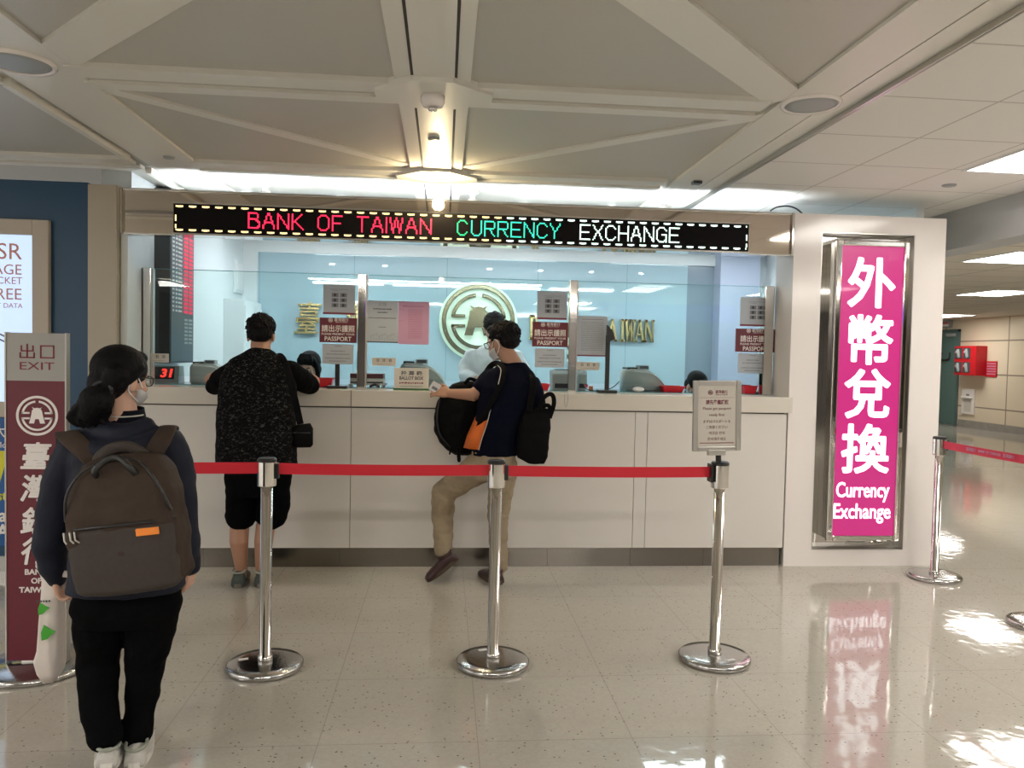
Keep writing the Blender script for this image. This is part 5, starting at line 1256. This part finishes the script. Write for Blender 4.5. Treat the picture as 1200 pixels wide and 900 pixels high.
bm = bmesh.new()
torso(bm, [(at(301, 546, 5.02), .248, .165), (at(301, 520, 5.02), .246, .165), (at(301, 490, 5.04), .243, .16), (at(302, 462, 5.07), .240, .15), (at(304, 440, 5.10), .235, .13), (at(305, 424, 5.11), .185, .10), (at(306, 413, 5.13), .09, .085)], (1, 0, 0))
fused('patterned_shirt', bm, MT['vest'], A_, .008, 3, .007, .12, seed=4)
bm = bmesh.new()
limbs(bm, [at(275, 438, 5.11), at(262, 444, 5.22), at(252, 452, 5.40)], [.088, .078, .064])
limbs(bm, [at(338, 438, 5.11), at(350, 444, 5.22), at(363, 451, 5.40)], [.088, .078, .068])
torso(bm, [(at(303, 470, 5.08), .19, .13), (at(304, 440, 5.10), .21, .12), (at(305, 424, 5.11), .175, .09), (at(306, 411, 5.13), .075, .075)], (1, 0, 0))
fused('tshirt', bm, MT['bshirt'], A_, .007, 3, .005, .09, seed=5)
bm = bmesh.new()
torso(bm, [(at(303, 580, 5.02), .19, .13), (at(303, 560, 5.02), .205, .145), (at(302, 535, 5.02), .20, .14)], (1, 0, 0))
limbs(bm, [at(284, 572, 5.02), at(284, 590, 5.02), at(282, 606, 5.02)], [.105, .100, .096]); limbs(bm, [at(320, 572, 5.02), at(321, 590, 5.02), at(318, 604, 5.02)], [.105, .104, .102])
fused('shorts', bm, MT['bpants'], A_, .007, 3, .005, .08, seed=7)
for px, px2 in ((279, 276), (306, 303)):
    h0 = at(px, 684, 5.0); shoe('sneaker', (h0.x, 5.0, 0), (h0.x-.03, 5.26, 0), (0, 0, 1), MT['shoeg'], MT['soleg'], A_, .052, MT['shoel'], h=.10)
CB = empty('crossbody_pouch', (at(355, 510, 5.0).x, 5.0, at(355, 510, 5.0).z), 'small black crossbody pouch hanging on the right hip of the patterned shirt man', 'bag')
bm = bmesh.new(); torso(bm, [(V(.0, 0, -.075), .05, .03), (V(.0, 0, -.06), .062, .042), (V(0, 0, .04), .062, .045), (V(-.004, 0, .068), .050, .035)], (1, .2, 0), e=3); obj('pouch', bm, MT['bagblk'], CB, True)
bm = bmesh.new(); tube(bm, [V(-.05, -.045, .02), V(.05, -.044, .02)], .004, n=6); obj('zip', bm, MT['black'], CB, True)
bm = bmesh.new(); P_ = smooth_path([at(352, 497, 4.97), at(346, 470, 4.935), at(340, 445, 4.94), at(334, 426, 5.0), at(328, 417, 5.08), at(320, 420, 5.2)]); ribbon(bm, P_, .022, .2, (0, -1, .3)); obj('strap', bm, MT['bagblk'], CB, True, world=True)

# ---- man in navy polo at the middle window -----------------------------------------
Yb = 5.06
Bm = person((at(582, 680, Yb).x, Yb, 0), 'man in navy and orange polo and khaki trousers with raised left heel at the counter')
hc = at(589, 400, 5.10); bm = bmesh.new(); Mx = head_pieces(bm, hc, rotm(52, -14, 0), 1.02)
nb = at(601, 426, 5.06); tube(bm, [hc+V(.01, -.01, -.055), nb, nb+V(.01, 0, -.05)], [.058, .060, .07])
xd = Vector((1, -.32, 0))
torso(bm, [(at(579, 548, 5.06), .11, .09), (at(580, 520, 5.06), .12, .09), (at(587, 485, 5.07), .12, .09), (at(596, 455, 5.07), .13, .085), (at(601, 440, 5.07), .11, .06), (at(601, 427, 5.06), .065, .055)], xd)
sL, sR = at(576, 446, 5.10), at(622, 456, 5.01)
eL = at(554, 463, 5.07); wL = at(528, 461, 5.17)
limbs(bm, [sL, eL, wL], [.050, .044, .030])
eR = at(628, 488, 5.06); wR = at(604, 478, 5.30); limbs(bm, [sR, eR, wR], [.045, .040, .03])
hand(bm, wL, (-1, .25, .12), (.1, .9, -.5), (0, .2, 1), .55); hand(bm, wR, (-.5, 1, .1), (0, 0, -1), (-1, 0, 0), .5)
hL, hR = at(562, 548, 5.08), at(596, 548, 5.02)
kL, kR = at(519, 578, 5.26), at(586, 605, 5.10); aL, aR = at(521, 645, 5.13), at(588, 664, 5.11)
limbs(bm, [hL, kL, aL], [.07, .055, .038]); limbs(bm, [at(590, 552, 5.05), at(585, 605, 5.10), at(586, 664, 5.11)], [.07, .05, .036])
tube(bm, [at(586, 664, 5.11), V(aR.x-.02, 5.11, .05)], .034); tube(bm, [aL, aL+V(0, 0, -.03)], .034)
fused('body', bm, MT['skin'], Bm, .005, 3)
short_hair('hair', Mx, Bm, 9, 1.03)
face_details(Mx, Bm)
bm = bmesh.new(); ring = []
for z, wd, dp in ((-.022, .050, .095), (-.045, .066, .112), (-.075, .062, .112), (-.105, .042, .088)):
    ring.append([Mx @ V(math.sin(a)*wd*1.12, math.cos(a)*dp, z) for a in [R_(-78+156*i/14) for i in range(15)]])
vs = [[bm.verts.new(p) for p in r] for r in ring]
for A, B2 in zip(vs, vs[1:]):
    for i in range(14): bm.faces.new((A[i], A[i+1], B2[i+1], B2[i]))
bmesh.ops.solidify(bm, geom=bm.faces[:], thickness=.002); msk = obj('face_mask', bm, MT['mask'], Bm, True, world=True)
bm = bmesh.new()
for sx in (-1, 1): tube(bm, smooth_path([Mx @ V(sx*.062, .05, -.03), Mx @ V(sx*.082, .01, .008), Mx @ V(sx*.090, -.018, -.005), Mx @ V(sx*.082, -.02, -.045), Mx @ V(sx*.062, .03, -.09)]), .0028, n=6)
obj('ear_loops', bm, MT['mask'], msk, True).data.transform(Matrix.Translation(-Bm.location))
bm = bmesh.new()
for sx in (-1, 1):
    tube(bm, [Mx @ V(sx*.084, -.005, .006), Mx @ V(sx*.072, .10, .004)], .003, n=6)
    tube(bm, [Mx @ V(sx*.034+.026*math.cos(a), .104, -.008+.019*math.sin(a)) for a in [2*PI*i/18 for i in range(19)]], .0025, n=6, caps=False)
obj('glasses', bm, MT['lens'], Bm, True, world=True)
bm = bmesh.new()
torso(bm, [(at(580, 533, 5.06), .150, .125), (at(580, 518, 5.06), .152, .128), (at(586, 490, 5.06), .160, .130), (at(594, 460, 5.06), .182, .135), (at(600, 444, 5.06), .178, .120), (at(602, 433, 5.06), .125, .095), (at(602, 425, 5.06), .075, .07)], xd)
limbs(bm, [at(577, 443, 5.12), at(572, 448, 5.10), at(566, 454, 5.08)], [.074, .074, .070]); limbs(bm, [at(622, 451, 5.0), at(627, 465, 5.0), at(629, 482, 5.02)], [.07, .064, .058])
po_ = fused('polo_shirt', bm, MT['navypolo'], Bm, .007, 3, .005, .09, seed=9)
bm = bmesh.new()
vs = []
for px, py, w_ in ((577, 462, 5), (571, 480, 6), (566, 496, 8), (560, 512, 9), (556, 526, 9)): vs.append((at(px-w_, py, 4.985+.02), at(px+w_*.5, py+1, 4.955+.0)))
for (p, q), (p2, q2) in zip(vs, vs[1:]):
    pass
rings = []
for p, q in vs:
    p = p+V(-.02, .06, 0); m1 = (p+q)/2+V(-.01, -.02, 0); rings.append([p, m1, q, q+V(.02, .06, 0), (p+q)/2+V(.03, .09, 0)])
rings_to_mesh(bm, rings); obj('orange_side_panel', bm, MT['orange'], po_, True).data.transform(Matrix.Translation(-Bm.location))
bm = bmesh.new(); tube(bm, smooth_path([q+V(.003, -.004, 0) for p, q in vs]), .003, n=6); obj('side_piping', bm, MT['piping'], po_, True).data.transform(Matrix.Translation(-Bm.location))
bm = bmesh.new(); cc = at(600, 430, 5.05); cr = []
for dz, r in ((-.022, .088), (.0, .072), (.018, .066)): cr.append([cc+V(math.cos(a)*r, math.sin(a)*r*.95, dz+.014*math.sin(a)-.010*math.cos(a)) for a in [2*PI*i/28 for i in range(28)]])
vv = [[bm.verts.new(p) for p in r] for r in cr]
for A, B2 in zip(vv, vv[1:]):
    for i in range(28): bm.faces.new((A[i], A[(i+1) % 28], B2[(i+1) % 28], B2[i]))
bmesh.ops.solidify(bm, geom=bm.faces[:], thickness=.005); cl = obj('polo_collar', bm, MT['navypolo'], Bm, True, world=True)
bm = bmesh.new(); tube(bm, [cc+V(math.cos(a)*.090, math.sin(a)*.086, -.020+.014*math.sin(a)-.010*math.cos(a)) for a in [R_(215+125*i/20) for i in range(21)]], .0026, n=6); obj('collar_line', bm, MT['piping'], cl, True).data.transform(Matrix.Translation(-Bm.location))
bm = bmesh.new()
torso(bm, [(at(580, 560, 5.06), .135, .12), (at(579, 548, 5.06), .142, .125), (at(579, 528, 5.06), .140, .12)], xd)
limbs(bm, [at(562, 548, 5.08), at(540, 562, 5.18), at(520, 577, 5.26)], [.105, .092, .080]); limbs(bm, [at(520, 577, 5.26), at(519, 610, 5.20), at(519, 644, 5.13)], [.084, .072, .062])
limbs(bm, [at(590, 548, 5.04), at(586, 580, 5.08), at(584, 610, 5.10), at(584, 640, 5.11), at(586, 663, 5.11)], [.098, .082, .070, .060, .056])
fused('trousers', bm, MT['khaki'], Bm, .007, 3, .008, .07, seed=11)
toe = at(501, 683, 5.10); toe.z = .005
heel = at(534, 656, 5.12)
shoe('leather_shoe', heel, toe, (.55, .0, .8), MT['shoeb'], MT['soleb'], Bm, .046, MT['shoeb'], h=.085)
hx = at(584, 678, 5.06); shoe('leather_shoe', (hx.x, 5.04, 0), (hx.x-.10, 5.27, 0), (0, 0, 1), MT['shoeb'], MT['soleb'], Bm, .046, MT['shoeb'], h=.09)
# phone and slip in his hand
PH = empty('folded_slip', wL+V(-.10, .01, .04), 'small pale slip of paper held in the hand of the man in navy polo', 'paper')
bm = bmesh.new(); bx(bm, -.035, .03, -.002, .002, -.035, .03, .001); o = obj('sheet', bm, MT['paperw'], PH); o.rotation_euler = (.3, .5, .3)
bm = bmesh.new(); bx(bm, -.02, .02, -.003, -.002, -.02, .0); o2 = obj('printed_band', bm, MT['inkg'], PH); o2.rotation_euler = (.3, .5, .3)
PEN = at(518, 441, 5.5)
# black backpack on his front
FB = empty('black_backpack', (at(536, 492, 5.2).x, 5.30, at(536, 492, 5.2).z), 'black backpack worn on the front of the man in navy polo', 'backpack')
o_ = FB.location; bm = bmesh.new(); rings = []
for lx, rx, py, dp in ((540, 562, 447, .04), (530, 567, 451, .06), (519, 568, 460, .08), (511, 566, 474, .10), (508, 562, 492, .11), (509, 560, 506, .11), (515, 558, 518, .10), (525, 557, 528, .09), (533, 552, 533, .05)):
    a = at(lx, py, 5.30)-o_; b_ = at(rx, py, 5.30)-o_; c_ = (a+b_)/2; hw = (b_.x-a.x)/2
    rings.append([c_+V(math.copysign(abs(math.cos(t))**.75, math.cos(t))*hw, math.copysign(abs(math.sin(t))**.8, math.sin(t))*dp, 0) for t in [2*PI*j/26 for j in range(26)]])
rings_to_mesh(bm, rings); fused('main_compartment', bm, MT['bagblk'], FB, .007, 2, .006, .08, world=False, seed=13)
bm = bmesh.new(); tube(bm, smooth_path([at(515, 468, 5.22)-o_, at(512, 490, 5.20)-o_, at(516, 510, 5.20)-o_, at(528, 524, 5.22)-o_]), .006, n=6); obj('zip', bm, MT['black'], FB, True)
bm = bmesh.new(); ribbon(bm, smooth_path([at(545, 450, 5.2)-o_, at(550, 444, 5.18)-o_, at(558, 446, 5.2)-o_]), .012, .3, (0, -1, 0)); obj('grab_loop', bm, MT['bagblk'], FB, True)
bm = bmesh.new(); tube(bm, [at(537, 526, 5.16)-o_, at(538, 540, 5.14)-o_], [.014, .012], n=8); tube(bm, [at(528, 526, 5.16)-o_, at(527, 532, 5.15)-o_], [.006, .006], n=8); obj('strap_end', bm, MT['bagblk'], FB, True)
bm = bmesh.new(); ribbon(bm, smooth_path([at(562, 452, 5.14), at(574, 430, 5.12), at(584, 426, 5.04), at(590, 434, 4.955), at(586, 452, 4.93), at(574, 475, 4.94), at(563, 495, 4.98), at(559, 515, 5.05)]), .020, .25, (0, -1, .2)); sp = obj('shoulder_strap', bm, MT['bagblk'], FB, True, world=True)
bm = bmesh.new(); tube(bm, smooth_path([at(583, 428, 5.03), at(587, 434, 4.93), at(584, 450, 4.915)]), .003, n=6); obj('strap_piping', bm, MT['piping'], sp, True).data.transform(Matrix.Translation(-FB.location))
# black tote on his right shoulder
TB = empty('tote_bag', (at(624, 510, 5.0).x, 4.95, at(624, 510, 5.0).z), 'black tote bag with twin handles hanging from the shoulder of the navy polo man', 'bag')
o_ = TB.location; bm = bmesh.new(); rings = []
for lx, rx, py, dp in ((618, 642, 478, .03), (612, 645, 484, .05), (608, 645, 500, .06), (605, 643, 525, .06), (606, 641, 536, .055), (618, 637, 543, .03)):
    a = at(lx, py, 4.95)-o_; b_ = at(rx, py, 4.95)-o_; c_ = (a+b_)/2; hw = (b_.x-a.x)/2
    rings.append([c_+V(math.copysign(abs(math.cos(t))**.6, math.cos(t))*hw, math.copysign(abs(math.sin(t))**.6, math.sin(t))*dp, 0) for t in [2*PI*j/26 for j in range(26)]])
rings_to_mesh(bm, rings); fused('bag_body', bm, MT['bagblk'], TB, .007, 2, .005, .08, world=False, seed=14)
bm = bmesh.new(); ribbon(bm, smooth_path([at(632, 482, 4.89), at(636, 468, 4.88), at(643, 462, 4.89), at(648, 464, 4.89), at(649, 474, 4.90), at(644, 490, 4.92)]), .015, .25, (0, -1, 0)); obj('handle', bm, MT['bagblk'], TB, True, world=True)
bm = bmesh.new(); ribbon(bm, smooth_path([at(631, 486, 4.95), at(636, 477, 4.95), at(642, 475, 4.95), at(644, 479, 4.95), at(640, 488, 4.95)]), .014, .25, (0, -1, 0)); obj('handle', bm, MT['bagblk'], TB, True, world=True)
bm = bmesh.new(); ribbon(bm, smooth_path([at(620, 484, 4.90), at(623, 465, 4.90), at(625, 452, 4.90), at(624, 442, 4.93), at(620, 437, 5.0), at(616, 446, 5.10)]), .022, .2, (0, -1, .2)); obj('shoulder_strap', bm, MT['bagblk'], TB, True, world=True)

# ---- clerks -----------------------------------------------------------------------
Ys = 6.62
S1 = person((at(580, 400, Ys).x, Ys, .15), 'clerk in white shirt standing behind the middle glass with bowed black-haired head')
hc = at(579, 385, Ys-.04); bm = bmesh.new(); Mx = head_pieces(bm, hc, rotm(172, -32, 0), 1.0)
nb = at(579, 404, Ys+.03); tube(bm, [hc+V(0, .02, -.05), nb, nb+V(0, 0, -.05)], [.055, .058, .07])
x_ = nb.x
torso(bm, [(V(x_, Ys+.02, .85), .15, .11), (V(x_, Ys+.02, 1.1), .15, .11), (V(x_, Ys+.02, 1.35), .17, .11), (V(x_, Ys+.03, nb.z-.06), .16, .08), (nb, .07, .06)], (1, 0, 0))
for sx in (-1, 1):
    limbs(bm, [V(x_+sx*.19, Ys+.02, nb.z-.09), V(x_+sx*.25, Ys-.02, 1.34), V(x_+sx*.14, Ys-.28, 1.29)], [.05, .042, .03]); hand(bm, V(x_+sx*.14, Ys-.28, 1.29), (-sx*.5, -1, -.1), (0, 0, -1), (-sx, 0, 0), .4)
    limbs(bm, [V(x_+sx*.09, Ys+.02, .9), V(x_+sx*.10, Ys, .6), V(x_+sx*.10, Ys, .2)], [.085, .055, .04])
fused('body', bm, MT['skin2'], S1, .007, 3); short_hair('hair', Mx, S1, 21, 1.05); face_details(Mx, S1)
bm = bmesh.new()
torso(bm, [(V(x_, Ys+.02, .95), .17, .13), (V(x_, Ys+.02, 1.15), .18, .13), (V(x_, Ys+.02, 1.38), .20, .13), (V(x_, Ys+.03, nb.z-.09), .20, .11), (V(x_, Ys+.03, nb.z-.03), .13, .09), (nb, .075, .07)], (1, 0, 0))
for sx in (-1, 1): limbs(bm, [V(x_+sx*.18, Ys+.02, nb.z-.10), V(x_+sx*.245, Ys, 1.38), V(x_+sx*.24, Ys-.06, 1.32), V(x_+sx*.17, Ys-.22, 1.30)], [.072, .066, .06, .045])
fused('white_shirt', bm, MT['shirtw'], S1, .008, 3, .007, .09, seed=15)
bm = bmesh.new(); cr = []
for dz, r in ((-.02, .085), (.015, .07)): cr.append([nb+V(math.cos(a)*r, math.sin(a)*r, dz) for a in [R_(-80+340*i/24) for i in range(25)]])
vv = [[bm.verts.new(p) for p in r] for r in cr]
for i in range(24): bm.faces.new((vv[0][i], vv[0][i+1], vv[1][i+1], vv[1][i]))
bmesh.ops.solidify(bm, geom=bm.faces[:], thickness=.005); obj('shirt_collar', bm, MT['shirtw'], S1, True, world=True)
bm = bmesh.new()
for sx in (-1, 1): limbs(bm, [V(x_+sx*.09, Ys+.02, .93), V(x_+sx*.10, Ys, .6), V(x_+sx*.10, Ys, .22)], [.105, .08, .07])
torso(bm, [(V(x_, Ys+.02, .84), .17, .12), (V(x_, Ys+.02, 1.0), .165, .12)], (1, 0, 0)); fused('trousers', bm, MT['bpants'], S1, .009, 2)
for sx in (-1, 1): shoe('shoe', (x_+sx*.1, Ys+.06, .15), (x_+sx*.1, Ys-.19, .15), (0, 0, 1), MT['shoeb'], MT['soleb'], S1)

def seated_clerk(px, py, y, yaw_, pitch_, label, bob, shirt):
    hc = at(px, py, y); fl = .15
    P = person((hc.x, y, fl), label); bm = bmesh.new(); Mx = head_pieces(bm, hc, rotm(yaw_, pitch_, 0), .95)
    nb = hc+V(0, .07, -.15); tube(bm, [hc+V(0, .03, -.05), nb, nb+V(0, 0, -.05)], [.048, .05, .06])
    hip = V(hc.x, y+.16, .66)
    torso(bm, [(hip, .16, .12), (hip+V(0, 0, .2), .14, .1), (nb+V(0, .02, -.16), .15, .1), (nb+V(0, 0, -.05), .14, .075), (nb, .06, .055)], (1, 0, 0))
    for sx in (-1, 1):
        limbs(bm, [nb+V(sx*.16, 0, -.08), nb+V(sx*.19, -.03, -.30), V(hc.x+sx*.12, y-.16, max(.98, nb.z-.32))], [.045, .038, .026]); hand(bm, V(hc.x+sx*.12, y-.16, max(.98, nb.z-.32)), (-sx*.4, -1, 0), (0, 0, -1), (-sx, 0, 0), .5, .9)
        limbs(bm, [hip+V(sx*.09, 0, -.02), V(hc.x+sx*.11, y-.22, .66), V(hc.x+sx*.11, y-.18, fl+.09)], [.08, .058, .038])
    fused('body', bm, MT['skin2'], P, .007, 3)
    bm = bmesh.new()
    ball(bm, (0, -.028, .040) if bob else (0, -.014, .042), (.092, .104, .096) if bob else (.088, .106, .090), Mx, 26)
    if bob:
        ball(bm, (0, -.045, -.03), (.088, .072, .080), Mx, 22)
        for sx in (-1, 1): tube(bm, [Mx @ V(sx*.058, .035, .075), Mx @ V(sx*.076, .018, .02), Mx @ V(sx*.080, .005, -.045), Mx @ V(sx*.076, .0, -.085)], [.022, .020, .022, .016], n=10)
        for k in range(11): u = -.06+.012*k; tube(bm, [Mx @ V(u*.7, .035, .115), Mx @ V(u, .080-abs(u)*.25, .080), Mx @ V(u*1.1, .090-abs(u)*.35, .045-abs(u)*.2)], [.013, .011, .006], n=7)
    else:
        ball(bm, (0, -.05, -.02), (.080, .068, .070), Mx, 22); ball(bm, (0, .05, .08), (.06, .045, .035), Mx, 16)
    fused('hair', bm, MT['hair'], P, .004, 1); face_details(Mx, P)
    bm = bmesh.new()
    torso(bm, [(hip+V(0, 0, -.02), .18, .14), (hip+V(0, 0, .2), .165, .125), (nb+V(0, .02, -.16), .175, .125), (nb+V(0, 0, -.06), .165, .095), (nb+V(0, 0, -.005), .07, .065)], (1, 0, 0))
    for sx in (-1, 1): limbs(bm, [nb+V(sx*.15, 0, -.08), nb+V(sx*.19, -.03, -.30), V(hc.x+sx*.13, y-.10, max(.98, nb.z-.32))], [.06, .052, .040])
    fused('blouse', bm, shirt, P, .008, 2, .005, .08, seed=17)
    bm = bmesh.new()
    for sx in (-1, 1): limbs(bm, [hip+V(sx*.09, 0, -.02), V(hc.x+sx*.11, y-.22, .66), V(hc.x+sx*.11, y-.18, fl+.10)], [.095, .075, .055])
    torso(bm, [(hip+V(0, 0, -.06), .17, .13), (hip+V(0, 0, .06), .17, .13)], (1, 0, 0)); fused('trousers', bm, MT['bpants'], P, .009, 2)
    for sx in (-1, 1): shoe('shoe', (hc.x+sx*.11, y-.12, fl), (hc.x+sx*.11, y-.36, fl), (0, 0, 1), MT['shoeb'], MT['soleb'], P)
    ch = empty('office_chair', (hc.x, y+.18, fl), 'dark office chair hidden behind the counter under ' + ('the seated woman clerk' if bob else 'the clerk at the right window'), 'chair')
    bm = bmesh.new(); bx(bm, -.22, .22, -.22, .2, .38, .43, .02); obj('seat', bm, MT['bagblk'], ch)
    bm = bmesh.new(); bx(bm, -.2, .2, .17, .21, .5, .85, .02); bx(bm, -.03, .03, .18, .2, .4, .52); obj('backrest', bm, MT['bagblk'], ch)
    bm = bmesh.new(); lathe(bm, [(0, .04), (.03, .04), (.03, .38), (0, .38)]); obj('column', bm, MT['black'], ch, True)
    for k in range(5): bm = bmesh.new(); a = 2*PI*k/5; tube(bm, [V(0, 0, .06), V(math.cos(a)*.25, math.sin(a)*.25, .035)], [.022, .02], n=8); obj('leg', bm, MT['black'], ch, True)
    return P
seated_clerk(362, 430, 6.42, 165, -14, 'seated clerk with black bob bending over the red tray at the left window', True, MT['shirtw'])
seated_clerk(816, 452, 6.42, 200, -35, 'clerk whose black hair shows just behind the framed passport sign', False, MT['shirtw'])
